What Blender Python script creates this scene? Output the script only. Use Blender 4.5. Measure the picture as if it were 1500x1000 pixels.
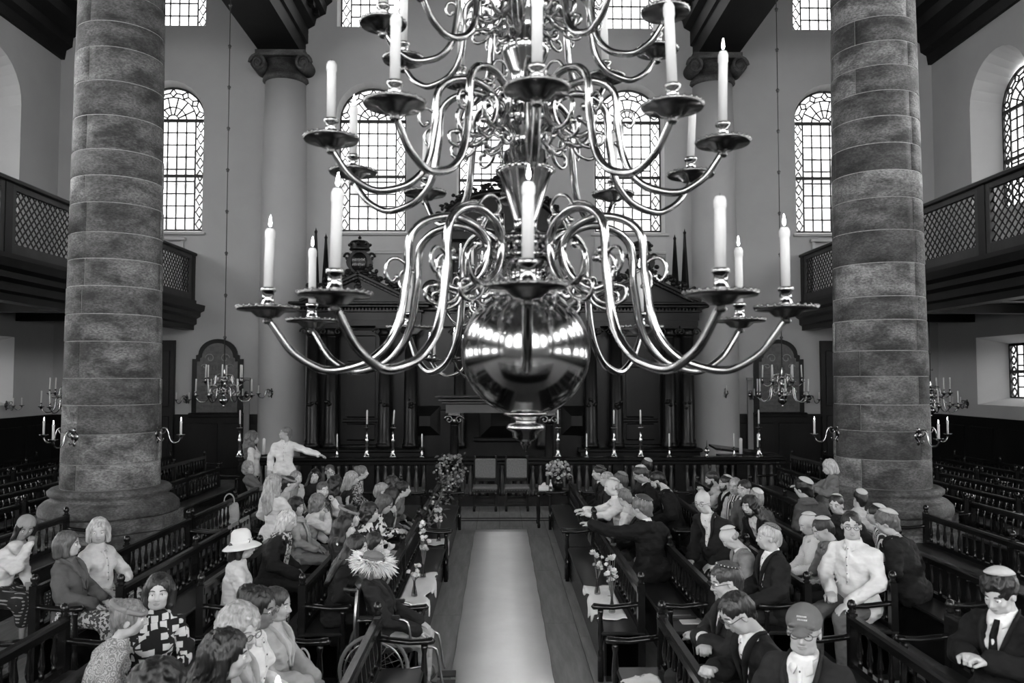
import bpy, math, random
import numpy as np
from mathutils import Matrix, Vector
random.seed(7)
for _o in list(bpy.data.objects): bpy.data.objects.remove(_o)
SC = bpy.context.scene
COL = SC.collection
PI = math.pi
# ---------------------------------------------------------------- camera
F = 1167.0; HC = 2.7
cam_d = bpy.data.cameras.new('camera'); cam = bpy.data.objects.new('camera', cam_d); COL.objects.link(cam)
cam_d.sensor_width = 36.0; cam_d.lens = 36.0*F/1500.0
cam_d.clip_start = 0.05; cam_d.clip_end = 300
TILT = math.atan(54/F); YAW = math.atan(18/F)
cam.location = (0, 0, HC)
cam.rotation_euler = (PI/2+TILT, 0, -YAW)
cam_d.dof.use_dof = True; cam_d.dof.focus_distance = 9.5; cam_d.dof.aperture_fstop = 2.8
SC.camera = cam
CR = cam.rotation_euler.to_matrix()
def at(x, y, Y):
    "pixel -> point at depth Y along the nave"
    d = CR @ Vector(((x-750)/F, (500-y)/F, -1.0))
    t = Y/d.y
    return Vector((d.x*t, Y, HC+d.z*t))
# ---------------------------------------------------------------- world, exposure
W = bpy.data.worlds.new('overcast_sky'); SC.world = W; W.use_nodes = True
nt = W.node_tree; nt.nodes.clear()
wo = nt.nodes.new('ShaderNodeOutputWorld'); bg = nt.nodes.new('ShaderNodeBackground')
tc = nt.nodes.new('ShaderNodeTexCoord'); sp = nt.nodes.new('ShaderNodeSeparateXYZ')
rp = nt.nodes.new('ShaderNodeValToRGB')
rp.color_ramp.elements[0].position = 0.0; rp.color_ramp.elements[0].color = (.34, .34, .34, 1)
rp.color_ramp.elements[1].position = 1.0; rp.color_ramp.elements[1].color = (1, 1, 1, 1)
nt.links.new(tc.outputs['Generated'], sp.inputs[0]); nt.links.new(sp.outputs['Z'], rp.inputs[0])
nt.links.new(rp.outputs[0], bg.inputs[0]); bg.inputs[1].default_value = 7.0
nt.links.new(bg.outputs[0], wo.inputs[0])
vs = SC.view_settings
vs.view_transform = 'Standard'; vs.look = 'None'; vs.gamma = 1.0; vs.exposure = 2.95; vs.use_curve_mapping = False
try:
    SC.cycles.use_denoising = True
    SC.cycles.max_bounces = 8; SC.cycles.diffuse_bounces = 5; SC.cycles.glossy_bounces = 4
    SC.cycles.transparent_max_bounces = 12
    SC.cycles.caustics_reflective = False; SC.cycles.caustics_refractive = False
    SC.cycles.sample_clamp_indirect = 6.0
except Exception: pass
# ---------------------------------------------------------------- materials
MATS = {}
def mat(name, v, rough=.5, metal=0., noise=None, bump=None, spec=.5, emit=0., coat=0., stretch=(1,1,1), v2=None, bdet=4):
    "grey principled material; noise=(scale, amount) mottles it, bump=(scale, strength, distance)"
    if name in MATS: return MATS[name]
    m = bpy.data.materials.new(name); m.use_nodes = True
    t = m.node_tree; b = t.nodes['Principled BSDF']
    b.inputs['Base Color'].default_value = (v, v, v, 1)
    b.inputs['Roughness'].default_value = rough; b.inputs['Metallic'].default_value = metal
    b.inputs['Specular IOR Level'].default_value = spec
    if coat: b.inputs['Coat Weight'].default_value = coat; b.inputs['Coat Roughness'].default_value = .15
    if emit: b.inputs['Emission Color'].default_value = (1,1,1,1); b.inputs['Emission Strength'].default_value = emit
    if noise or bump:
        c = t.nodes.new('ShaderNodeTexCoord'); mp = t.nodes.new('ShaderNodeMapping')
        mp.inputs['Scale'].default_value = stretch
        t.links.new(c.outputs['Object'], mp.inputs[0])
    if noise:
        n = t.nodes.new('ShaderNodeTexNoise'); n.inputs['Scale'].default_value = noise[0]; n.inputs['Detail'].default_value = 6
        n.inputs['Roughness'].default_value = .62
        r = t.nodes.new('ShaderNodeMapRange')
        r.inputs[1].default_value = .3; r.inputs[2].default_value = .7
        lo = v*(1-noise[1]) if v2 is None else v2
        r.inputs[3].default_value = lo; r.inputs[4].default_value = v*(1+noise[1])
        t.links.new(mp.outputs[0], n.inputs['Vector']); t.links.new(n.outputs['Fac'], r.inputs[0])
        t.links.new(r.outputs[0], b.inputs['Base Color'])
    if bump:
        n2 = t.nodes.new('ShaderNodeTexNoise'); n2.inputs['Scale'].default_value = bump[0]; n2.inputs['Detail'].default_value = bdet
        bp = t.nodes.new('ShaderNodeBump'); bp.inputs['Strength'].default_value = bump[1]; bp.inputs['Distance'].default_value = bump[2]
        t.links.new(mp.outputs[0], n2.inputs['Vector']); t.links.new(n2.outputs['Fac'], bp.inputs['Height'])
        t.links.new(bp.outputs[0], b.inputs['Normal'])
    MATS[name] = m
    return m
M_wall = mat('white_plaster', .33, .8, noise=(.6, .06), bump=(9, .15, .02))
M_reveal = mat('reveal_plaster', .48, .8, noise=(1.5, .04))
M_trimw = mat('painted_trim', .34, .5)
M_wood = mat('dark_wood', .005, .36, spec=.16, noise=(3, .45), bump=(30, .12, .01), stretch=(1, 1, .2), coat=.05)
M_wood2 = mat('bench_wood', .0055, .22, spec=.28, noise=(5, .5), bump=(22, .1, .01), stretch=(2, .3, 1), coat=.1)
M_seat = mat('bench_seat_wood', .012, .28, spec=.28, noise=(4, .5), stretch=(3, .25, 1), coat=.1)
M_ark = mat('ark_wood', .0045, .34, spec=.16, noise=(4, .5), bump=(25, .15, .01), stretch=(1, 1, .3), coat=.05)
M_gall = mat('gallery_wood', .036, .5, spec=.2, noise=(3, .2), bump=(30, .1, .01))
M_gdark = mat('gallery_dark_wood', .006, .4, spec=.2, noise=(3, .4))
M_beam = mat('beam_wood', .005, .5, spec=.12, noise=(2, .4))
M_plank = mat('floor_planks', .15, .5, noise=(3.0, .35), bump=(18, .2, .006), stretch=(4, .5, 1))
M_floor = mat('floor_joints', .04, .8)
M_carpet = mat('pale_runner', .93, .9, noise=(1.2, .06), bump=(120, .2, .004))
M_brass = mat('polished_brass', .30, .14, 1., noise=(6, .10))
M_brassd = mat('tarnished_brass', .15, .22, 1., noise=(30, .35))
M_iron = mat('dark_iron', .05, .45, .6)
M_wax = mat('candle_wax', .5, .45, spec=.3)
M_flame = mat('flame', 1., .5, emit=9.)
M_lead = mat('window_lead', .02, .6)
M_plaque = mat('painted_plaque', .085, .6, noise=(8, .35))
M_letter = mat('faded_lettering', .30, .6)
M_white = mat('white_linen', .58, .8, bump=(8, .5, .02))
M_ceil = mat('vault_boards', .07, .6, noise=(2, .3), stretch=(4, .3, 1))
M_mortar = mat('mortar', .26, .9, noise=(20, .3))
M_upho = mat('chair_upholstery', .085, .75, noise=(40, .4))
M_paper = mat('paper', .5, .7)
M_black = mat('black_leather', .006, .4)
M_steel = mat('chrome_tube', .28, .3, 1.)
M_rubber = mat('tyre_rubber', .10, .7)
def stone(name, v):
    if name in MATS: return MATS[name]
    m = mat(name, v, .8, noise=(1.9, .7), bump=(10, .6, .012), stretch=(1, 1, 2.0))
    t = m.node_tree; b = t.nodes['Principled BSDF']
    src = b.inputs['Base Color'].links[0].from_socket
    q = src.node; q.inputs[1].default_value = .38; q.inputs[2].default_value = .64
    n0 = [k for k in t.nodes if k.type == 'TEX_NOISE'][0]; n0.inputs['Detail'].default_value = 8; n0.inputs['Distortion'].default_value = .25
    n = t.nodes.new('ShaderNodeTexNoise'); n.inputs['Scale'].default_value = 26; n.inputs['Detail'].default_value = 5
    mp = [q for q in t.nodes if q.type == 'MAPPING'][0]
    t.links.new(mp.outputs[0], n.inputs['Vector'])
    r = t.nodes.new('ShaderNodeMapRange'); r.inputs[1].default_value = .33; r.inputs[2].default_value = .67
    r.inputs[3].default_value = .5; r.inputs[4].default_value = 1.4
    mu = t.nodes.new('ShaderNodeMath'); mu.operation = 'MULTIPLY'
    t.links.new(n.outputs['Fac'], r.inputs[0]); t.links.new(src, mu.inputs[0]); t.links.new(r.outputs[0], mu.inputs[1])
    t.links.new(mu.outputs[0], b.inputs['Base Color'])
    return m
M_stones = [stone('sandstone_%s' % k, v) for k, v in zip(('dark', 'mid', 'grey', 'light'), (.038, .060, .082, .120))]
def glass_mat(name, tv):
    m = bpy.data.materials.new(name); m.use_nodes = True; t = m.node_tree; t.nodes.clear()
    o = t.nodes.new('ShaderNodeOutputMaterial'); mx = t.nodes.new('ShaderNodeMixShader')
    tr = t.nodes.new('ShaderNodeBsdfTransparent'); tr.inputs[0].default_value = (tv, tv, tv, 1)
    gl = t.nodes.new('ShaderNodeBsdfGlossy'); gl.inputs['Roughness'].default_value = .05
    mx.inputs[0].default_value = .05
    t.links.new(tr.outputs[0], mx.inputs[1]); t.links.new(gl.outputs[0], mx.inputs[2]); t.links.new(mx.outputs[0], o.inputs[0])
    return m
M_glass = glass_mat('dimmed_leaded_glass', .34)  # panes in view tinted darker to lower the sky brightness behind them
M_clear = glass_mat('clear_glass', .92)
# ---------------------------------------------------------------- mesh helpers
class MB:
    def __init__(s): s.v = []; s.f = []; s.m = []; s.s = []; s.M = None
    def add(s, vs, fs, m=0, smooth=False):
        o = len(s.v)
        if s.M is not None: vs = [tuple(s.M @ Vector(p)) for p in vs]
        s.v += [tuple(p) for p in vs]
        for f in fs: s.f.append(tuple(i+o for i in f)); s.m.append(m); s.s.append(smooth)
        return s
    def box(s, x0, x1, y0, y1, z0, z1, m=0):
        return s.add([(x0,y0,z0),(x1,y0,z0),(x1,y1,z0),(x0,y1,z0),(x0,y0,z1),(x1,y0,z1),(x1,y1,z1),(x0,y1,z1)],
            [(0,3,2,1),(4,5,6,7),(0,1,5,4),(1,2,6,5),(2,3,7,6),(3,0,4,7)], m)
    def bevbox(s, x0, x1, y0, y1, z0, z1, b=.01, m=0):
        "box with chamfered top and bottom edges"
        vs = []
        for z, i in ((z0, b), (z0+b, 0), (z1-b, 0), (z1, b)):
            vs += [(x0+i,y0+i,z),(x1-i,y0+i,z),(x1-i,y1-i,z),(x0+i,y1-i,z)]
        fs = [(3,2,1,0),(12,13,14,15)]
        for k in range(3):
            for j in range(4):
                a = k*4+j; c = k*4+(j+1) % 4
                fs.append((a, c, c+4, a+4))
        return s.add(vs, fs, m)
    def lathe(s, prof, n=12, c=(0,0,0), m=0, smooth=True, caps=True, flute=0, nf=0):
        vs = []; fs = []
        for r, z in prof:
            for k in range(n):
                a = 2*PI*k/n; rr = r*(1+flute*math.cos(a*nf)) if nf else r
                vs.append((c[0]+rr*math.cos(a), c[1]+rr*math.sin(a), c[2]+z))
        L = len(prof)
        for i in range(L-1):
            for k in range(n):
                k2 = (k+1) % n
                fs.append((i*n+k, i*n+k2, (i+1)*n+k2, (i+1)*n+k))
        if caps:
            if prof[0][0] > 1e-4: fs.append(tuple(range(n-1, -1, -1)))
            if prof[-1][0] > 1e-4: fs.append(tuple((L-1)*n+k for k in range(n)))
        return s.add(vs, fs, m, smooth)
    def tube(s, pts, rad, n=8, m=0, smooth=True, caps=True, flat=1.0):
        P = [Vector(p) for p in pts]; L = len(P)
        if not hasattr(rad, '__len__'): rad = [rad]*L
        T = [(P[min(i+1, L-1)]-P[max(i-1, 0)]).normalized() for i in range(L)]
        ref = Vector((0,0,1)) if abs(T[0].z) < .9 else Vector((1,0,0))
        nrm = (ref-T[0]*ref.dot(T[0])).normalized()
        vs = []; fs = []
        for i in range(L):
            nrm = (nrm-T[i]*nrm.dot(T[i]))
            nrm = nrm.normalized() if nrm.length > 1e-6 else T[i].orthogonal().normalized()
            bi = T[i].cross(nrm)
            for k in range(n):
                a = 2*PI*k/n
                vs.append(P[i]+nrm*(math.cos(a)*rad[i])+bi*(math.sin(a)*rad[i]*flat))
        for i in range(L-1):
            for k in range(n):
                k2 = (k+1) % n
                fs.append((i*n+k, i*n+k2, (i+1)*n+k2, (i+1)*n+k))
        if caps: fs.append(tuple(range(n-1, -1, -1))); fs.append(tuple((L-1)*n+k for k in range(n)))
        return s.add(vs, fs, m, smooth)
    def prism(s, poly, a0, a1, axis='y', m=0, smooth=False):
        "extrude a 2-D outline along an axis; outline in (x,z) for y, (y,z) for x, (x,y) for z"
        n = len(poly)
        def q(p, a): return (p[0], a, p[1]) if axis == 'y' else ((a, p[0], p[1]) if axis == 'x' else (p[0], p[1], a))
        vs = [q(p, a0) for p in poly]+[q(p, a1) for p in poly]
        fs = [tuple(range(n)), tuple(range(2*n-1, n-1, -1))]+[(i, i+n, (i+1) % n+n, (i+1) % n) for i in range(n)]
        return s.add(vs, fs, m, smooth)
    def ball(s, c, r, n=10, k=6, m=0):
        rr = r if hasattr(r, '__len__') else (r, r, r)
        vs = [(c[0], c[1], c[2]-rr[2])]; fs = []
        for i in range(1, k):
            t = -PI/2+PI*i/k
            for j in range(n):
                a = 2*PI*j/n
                vs.append((c[0]+rr[0]*math.cos(t)*math.cos(a), c[1]+rr[1]*math.cos(t)*math.sin(a), c[2]+rr[2]*math.sin(t)))
        vs.append((c[0], c[1], c[2]+rr[2]))
        for j in range(n):
            fs.append((0, 1+(j+1) % n, 1+j)); e = len(vs)-1; b = 1+(k-2)*n
            fs.append((e, b+j, b+(j+1) % n))
        for i in range(k-2):
            for j in range(n):
                a = 1+i*n+j; c2 = 1+i*n+(j+1) % n
                fs.append((a, c2, c2+n, a+n))
        return s.add(vs, fs, m, True)
    def mesh(s, name, mats):
        me = bpy.data.meshes.new(name)
        me.from_pydata(s.v, [], s.f)
        for q in (mats if isinstance(mats, (list, tuple)) else [mats]): me.materials.append(q)
        me.polygons.foreach_set('material_index', s.m); me.polygons.foreach_set('use_smooth', s.s)
        me.update()
        return me
    def build(s, name, mats, parent=None, **kw):
        return inst(name, s.mesh(name, mats), parent, **kw)
def inst(name, me, parent=None, loc=None, rot=None, scale=None):
    o = bpy.data.objects.new(name, me); COL.objects.link(o)
    if parent is not None: o.parent = parent
    if loc is not None: o.location = loc
    if rot is not None: o.rotation_euler = rot
    if scale is not None: o.scale = scale
    return o
def tag(o, label=None, cat=None, group=None, kind=None):
    if label: o['label'] = label
    if cat: o['category'] = cat
    if group: o['group'] = group
    if kind: o['kind'] = kind
    return o
def thing(name, label, cat, loc=(0,0,0), rz=0, group=None):
    o = bpy.data.objects.new(name, None); COL.objects.link(o)
    o.empty_display_size = .2; o.location = loc; o.rotation_euler = (0, 0, rz)
    return tag(o, label, cat, group)
def copy_tree(o, parent=None):
    c = o.copy(); COL.objects.link(c)
    if parent is not None: c.parent = parent
    for ch in o.children: copy_tree(ch, c)
    return c
def struct(o): o['kind'] = 'structure'; return o
def smooth_path(pts, sub=4):
    P = [Vector(p) for p in pts]; out = []
    for i in range(len(P)-1):
        p0 = P[max(i-1, 0)]; p1 = P[i]; p2 = P[i+1]; p3 = P[min(i+2, len(P)-1)]
        for k in range(sub):
            t = k/sub
            out.append(.5*((2*p1)+(p2-p0)*t+(2*p0-5*p1+4*p2-p3)*t*t+(3*p1-p0-3*p2+p3)*t**3))
    out.append(P[-1])
    return out
# ================================================================ the building
XW = 12.0; YF = 21.6; YB = -11.0; ZT = 18.5
XC = 5.86; YC = 12.2
XG = 8.3
# ---- floor: joints sheet + planks
fl = struct(MB().box(-XW-.3, XW+.3, YB-.3, YF+.3, -.2, -.012).build('floor', M_floor))
rf = random.Random(3)
def plank_mesh(w, l):
    return MB().bevbox(-w/2+.003, w/2-.003, -l/2+.002, l/2-.002, -.012, 0, .003).mesh('plank', M_plank)
xs = [-6.3]
while xs[-1] < 6.2: xs.append(xs[-1]+.42)
PMC = {}
for i in range(len(xs)-1):
    y = 3.0-rf.random()*2.0
    while y < 17.4:
        l = 2.4
        if (l,) not in PMC: PMC[(l,)] = plank_mesh(.42, l)
        inst('plank', PMC[(l,)], fl, loc=(xs[i]+.21, y+l/2, 0))
        y += l
pm2 = MB().box(-XW, -6.3, YB, YF, -.012, -.001).box(6.3, XW, YB, YF, -.012, -.001).box(-6.3, 6.3, 17.4, YF, -.012, -.001).box(-6.3, 6.3, YB, 3.0, -.012, -.001)
o = pm2.build('plank_field', M_plank, fl); o['kind'] = 'stuff'
# carpet
cp = MB()
n = 40
vs = []
for k in range(n+1):
    yy = 4.0+(14.35-4.0)*k/n
    w0 = -.437+.004*math.sin(k*1.3); w1 = .487+.004*math.sin(k*1.7+1)
    vs += [(w0, yy, .001), (w0, yy, .009+.002*math.sin(k*.9)), (w1, yy, .009+.002*math.sin(k*1.1+2)), (w1, yy, .001)]
fs = []
for k in range(n):
    a = k*4
    fs += [(a, a+1, a+5, a+4), (a+1, a+2, a+6, a+5), (a+2, a+3, a+7, a+6)]
fs += [(0, 3, 2, 1), (n*4, n*4+1, n*4+2, n*4+3)]
cp.add(vs, fs, 0, True)
tag(cp.build('carpet_runner', M_carpet), 'pale plain carpet runner laid along the central aisle', 'carpet')
tb = MB().bevbox(-2.4, 2.6, 15.25, 15.30, 0, .012, .003).bevbox(-2.4, 2.6, 15.5, 15.54, 0, .012, .003)
struct(tb.build('trim_1', M_wood))

# ---- walls with arched openings
def wall_mesh(u0, u1, v0, v1, cols, depth, splay, put, seg=14):
    "cols: list of (uc, halfwidth, [(vb, vspring, arched)...]); put(u,v,d) -> point; returns MB (0 wall, 1 reveal)"
    mb = MB()
    def q(pts, m=0): mb.add([put(*p) for p in pts], [tuple(range(len(pts)))], m)
    def rect(a, b, c, d):
        if b-a > 1e-5 and d-c > 1e-5: q([(a,c,0),(b,c,0),(b,d,0),(a,d,0)])
    u = u0
    for uc, hw, hs in sorted(cols):
        rect(u, uc-hw, v0, v1); v = v0
        for vb, vsp, arched in hs:
            rect(uc-hw, uc+hw, v, vb)
            if arched:
                arc = [(uc-hw*math.cos(PI*k/seg), vsp+hw*math.sin(PI*k/seg)) for k in range(seg+1)]
                top = vsp+hw
                for k in range(seg):
                    (a, b), (c, d) = arc[k], arc[k+1]
                    q([(a,b,0),(c,d,0),(c,top,0),(a,top,0)])
            else:
                arc = [(uc-hw, vsp), (uc+hw, vsp)]; top = vsp
            loop = [(uc+hw, vb), (uc-hw, vb)]+arc
            cy = (vb+vsp)/2
            def inn(p):
                s_ = splay
                return (uc+(p[0]-uc)*(1-s_/hw), cy+(p[1]-cy)*(1-s_/(vsp-vb)*1.6))
            L = len(loop)
            for k in range(L):
                a = loop[k]; b = loop[(k+1) % L]; ai = inn(a); bi = inn(b)
                q([(a[0],a[1],0),(b[0],b[1],0),(bi[0],bi[1],depth),(ai[0],ai[1],depth)], 1)
            v = top
        rect(uc-hw, uc+hw, v, v1); u = uc+hw
    rect(u, u1, v0, v1)
    return mb
WW = .97        # half width of far windows
ZS, ZSP = 6.68, 9.88   # sill, springing
far_cols = [(xc, hw, [(ZS, ZSP+(.97-hw)*.0, True), (12.38, 14.6, True)]) for xc, hw in ((-9.06, WW), (-3.52, WW), (.02, 1.2), (3.56, WW), (9.12, WW))]
far_cols[2] = (.02, 1.2, [(ZS, 9.7, True), (12.38, 14.6, True)])
D = .34
mbw = wall_mesh(-XW, XW, 0, ZT, far_cols, D, .06, lambda u, v, d: (u, YF+d, v))
struct(mbw.build('wall_far', [M_wall, M_reveal]))
SIDE_Y = [18.75, 14.05, 9.35, 4.65, -.05, -4.75, -9.0]
HWS = 1.12
side_cols = [(y, HWS if y > 15 else 1.75, [(2.05, 3.72, False), (6.75, 9.55 if y > 15 else 9.0, True)]) for y in SIDE_Y]  # bays out of view widened to let more daylight in
DS = .75
for sx, nm in ((-1, 'left'), (1, 'right')):
    mbw = wall_mesh(YB, YF, 0, ZT, side_cols, DS, .22, lambda u, v, d, sx=sx: (sx*(XW+d), u, v))
    struct(mbw.build('wall_'+nm, [M_wall, M_reveal]))
back_cols = [(xc, 1.5, [(4.6, 9.3, True)]) for xc in (-9.06, -4.0, 0, 4.0, 9.06)]  # unseen windows, enlarged to light the room from behind the camera
mbw = wall_mesh(-XW, XW, 0, ZT, back_cols, D, .06, lambda u, v, d: (u, YB-d, v))
struct(mbw.build('wall_back', [M_wall, M_reveal]))
# ---- leaded windows
def pane_rect(w, h):
    return MB().box(-w/2, w/2, -.003, .003, -h/2, h/2).mesh('pane', M_glass)
PANES = {}
def prect(parent, x, z, w, h):
    k = (round(w, 3), round(h, 3))
    if k not in PANES: PANES[k] = pane_rect(*k)
    inst('pane', PANES[k], parent, loc=(x, .01, z))
WIN_N = [0]
def bar(mb, p, q_, t=.026, d=.03):
    p = Vector(p); q_ = Vector(q_); e = q_-p; L = e.length
    if L < 1e-4: return
    e /= L; n_ = Vector((-e.y, e.x))*t/2
    vs = []
    for y in (-d/2, d/2):
        for a in (p-n_, p+n_, q_+n_, q_-n_): vs.append((a.x, y, a.y))
    mb.add(vs, [(0,1,2,3),(7,6,5,4),(0,4,5,1),(1,5,6,2),(2,6,7,3),(3,7,4,0)])
def leaded(hw, zb, zsp, arched, loc, rz, rows=10, cols=5, simple=False, t=.033, midbar=True):
    "leaded light centred on x=0 in its own plane; zb..zsp rectangle, optional round head"
    WIN_N[0] += 1
    w = MB()
    bw = hw*.30; iw = hw-bw
    H = zsp-zb
    fr = .05
    # frame
    loop = [(-hw, zb), (-hw, zsp)]
    if arched: loop += [(-hw*math.cos(PI*k/16), zsp+hw*math.sin(PI*k/16)) for k in range(1, 16)]
    loop += [(hw, zsp), (hw, zb)]
    for k in range(len(loop)): bar(w, loop[k], loop[(k+1) % len(loop)], fr, .06)
    cell = H/rows
    for x in (-iw, iw): bar(w, (x, zb), (x, zsp), t*1.15)
    for k in range(1, cols): bar(w, (-iw+2*iw*k/cols, zb), (-iw+2*iw*k/cols, zsp), t)
    for k in range(1, rows): bar(w, (-iw, zb+cell*k), (iw, zb+cell*k), t)
    if midbar: bar(w, (-hw, zb+H*.5-.02), (hw, zb+H*.5-.02), .075, .06)
    bar(w, (-hw, zsp), (hw, zsp), .085, .06)
    # hexagon / diamond border
    if not simple:
        for s in (-1, 1):
            xm = s*(hw+iw)/2; ax = bw*.36; tt = t*.8
            for k in range(rows):
                z0 = zb+cell*k; zc = z0+cell/2; a_ = cell*.46
                bar(w, (xm-ax, zc), (xm, zc+a_), tt); bar(w, (xm+ax, zc), (xm, zc+a_), tt)
                bar(w, (xm-ax, zc), (xm, zc-a_), tt); bar(w, (xm+ax, zc), (xm, zc-a_), tt)
                bar(w, (xm-ax, zc), (xm-bw/2, zc), tt); bar(w, (xm+ax, zc), (xm+bw/2, zc), tt)
    if arched:
        r1 = hw*.18; r2 = hw*.42; r3 = hw*.72; r4 = hw*.93
        pt = lambda r, a: (r*math.cos(a), zsp+r*math.sin(a))
        for r in (r1, r2, r3):
            for k in range(12): bar(w, pt(r, PI*k/12), pt(r, PI*(k+1)/12), t)
        for k in range(1, 7): bar(w, pt(r1, PI*k/7), pt(r2, PI*k/7), t)
        for k in range(1, 7): bar(w, pt(r2, PI*(k-.0)/7), pt(r3, PI*k/7), t)
        if not simple:
            for k in range(7):
                a = PI*(k+.5)/7; da = PI*.26/7
                c0 = pt(r3*1.02, a); c1 = pt(hw*.85, a-da); c2 = pt(hw*.985, a); c3 = pt(hw*.85, a+da)
                for p, q_ in ((c0, c1), (c1, c2), (c2, c3), (c3, c0)): bar(w, p, q_, t)
                if k < 6: bar(w, c3, pt(hw*.85, PI*(k+1.5)/7-da), t)
    o = struct(w.build('window_%d' % WIN_N[0], M_lead, loc=loc, rot=(0, 0, rz)))
    if simple:
        g = MB()
        g.add([(x, .01, z) for x, z in loop], [tuple(range(len(loop)))])
        g.build('pane', M_clear, o)
        return o
    pw = 2*iw/cols
    for i in range(cols):
        for k in range(rows): prect(o, -iw+pw*(i+.5), zb+cell*(k+.5), pw, cell)
    g = MB()
    for s in (-1, 1):
        xm = s*(hw+iw)/2
        for k in range(rows): g.box(xm-bw/2, xm+bw/2, .008, .012, zb+cell*k+.001, zb+cell*(k+1)-.001)
    g.build('border_panes', M_glass, o)['kind'] = 'stuff'
    if arched:
        for ra, rb, nn in ((0, hw*.42, 1), (hw*.42, hw*.72, 7), (hw*.72, hw*.995, 7)):
            for k in range(nn):
                a0 = PI*k/nn; a1 = PI*(k+1)/nn; st = 3 if nn > 1 else 14
                pts = [pt(rb, a0+(a1-a0)*j/st) for j in range(st+1)]
                if ra > 0: pts += [pt(ra, a1+(a0-a1)*j/st) for j in range(st+1)]
                MB().prism(pts, .007, .013, 'y').build('pane', M_glass, o)
    return o
def portal(loc, rot, w, h):
    d = bpy.data.lights.new('window_portal', 'AREA'); d.shape = 'RECTANGLE'; d.size = w; d.size_y = h
    d.cycles.is_portal = True
    o = bpy.data.objects.new('window_portal', d); COL.objects.link(o); o.location = loc; o.rotation_euler = rot
# far wall: glass at the outer edge of the reveal, facing -y
for xc, hw, hs in far_cols:
    h2 = hw-.06
    cyl = (hs[0][0]+hs[0][1])/2
    leaded(h2, hs[0][0]+.09, hs[0][1]-.05, True, (xc, YF+D-.02, 0), 0, rows=9, cols=6 if hw > 1 else 5)
    leaded(h2, hs[1][0]+.06, hs[1][1]-.04, True, (xc, YF+D-.02, 0), 0, rows=6, cols=6 if hw > 1 else 5)
    portal((xc, YF+D+.1, (hs[0][0]+hs[0][1]+hw)/2), (-PI/2, 0, 0), hw*2, hs[0][1]+hw-hs[0][0])
    portal((xc, YF+D+.1, (hs[1][0]+hs[1][1]+hw)/2), (-PI/2, 0, 0), hw*2, hs[1][1]+hw-hs[1][0])
for sx in (-1, 1):
    for y, hw, hs in side_cols:
        full = y > 15
        h2 = hw-.22
        for j, (vb, vsp, ar) in enumerate(hs):
            dz = .22/(vsp-vb)*1.6*(vsp-vb)/2
            leaded(h2, vb+dz, vsp-dz, ar, (sx*(XW+DS-.03), y, 0), sx*-PI/2, rows=9 if ar else 5, cols=5, simple=not (full and j < 2), t=.036)
            tp = vsp+hw if ar else vsp
            portal((sx*(XW+DS+.1), y, (vb+tp)/2), (0, sx*PI/2, 0), tp-vb, hw*2)
for xc, hw, hs in back_cols:
    for vb, vsp, ar in hs:
        leaded(hw-.06, vb+.06, vsp-.04, ar, (xc, YB-D+.02, 0), 0, rows=9, simple=True)
        portal((xc, YB-D-.1, (vb+vsp+hw)/2), (PI/2, 0, 0), hw*2, vsp+hw-vb)
# sills + apron panels under far windows
nT = 2
for xc, hw, hs in far_cols:
    s = MB().bevbox(xc-hw-.1, xc+hw+.1, YF-.09, YF, ZS-.10, ZS-.01, .02)
    if abs(xc) < 6:
        s.box(xc-hw, xc+hw, YF-.03, YF, ZS-.52, ZS-.12).bevbox(xc-hw-.02, xc+hw+.02, YF-.06, YF, ZS-.60, ZS-.52, .015)
        s.box(xc-hw-.06, xc-hw, YF-.045, YF, ZS-1.9, ZS-.6).box(xc+hw, xc+hw+.06, YF-.045, YF, ZS-1.9, ZS-.6).box(xc-hw, xc+hw, YF-.03, YF, ZS-1.95, ZS-1.88)
    struct(s.build('trim_%d' % nT, M_trimw)); nT += 1
# ---- ceiling: three boarded barrel vaults
cm = MB()
def vault(x0, x1, zs, rise):
    n = 20; vs = []; fs = []
    for k in range(n+1):
        a = PI*k/n; x = (x0+x1)/2-(x1-x0)/2*math.cos(a); z = zs+rise*math.sin(a)
        vs += [(x, YB, z), (x, YF, z)]
    for k in range(n): fs.append((2*k, 2*k+1, 2*k+3, 2*k+2))
    cm.add(vs, fs, 0, True)
vault(-XC+.3, XC-.3, 13.6, 4.4); vault(-XW, -XC-.3, 13.6, 3.0); vault(XC+.3, XW, 13.6, 3.0)
cm.box(-XC-.31, -XC+.31, YB, YF, 13.5, 13.7).box(XC-.31, XC+.31, YB, YF, 13.5, 13.7)
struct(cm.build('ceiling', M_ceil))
# ---- entablature beams over the column lines and cornices of side walls
ent = [(-.62, 0), (.55, 0), (.55, .42), (.62, .45), (.62, .85), (.80, .95), (.85, 1.15), (1.12, 1.28), (1.15, 1.5), (1.30, 1.62), (1.30, 1.9), (-.62, 1.9)]
for s, nm in ((-1, 'left'), (1, 'right')):
    b = MB()
    pl = [(-s*a*.95+s*XC, 11.45+z) for a, z in ent]
    b.prism(pl, YB, YF, 'y')
    for k in range(60):
        y = YB+.3+k*.55
        xx = s*(XC-.78)
        b.box(min(xx, xx-s*.16), max(xx, xx-s*.16), y, y+.22, 12.55, 12.72)
    o = b.build('entablature_beam', M_beam)
    struct(o); o.name = 'trim_beam_'+nm
    co = [(0, 0), (.10, 0), (.14, .25), (.30, .35), (.32, .6), (.62, .8), (.66, 1.05), (.85, 1.2), (.85, 1.6), (0, 1.6)]
    c = MB().prism([(s*(XW-a), 11.4+z) for a, z in co], YB, YF, 'y')
    o = c.build('cornice', M_beam); struct(o); o.name = 'trim_cornice_'+nm
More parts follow.
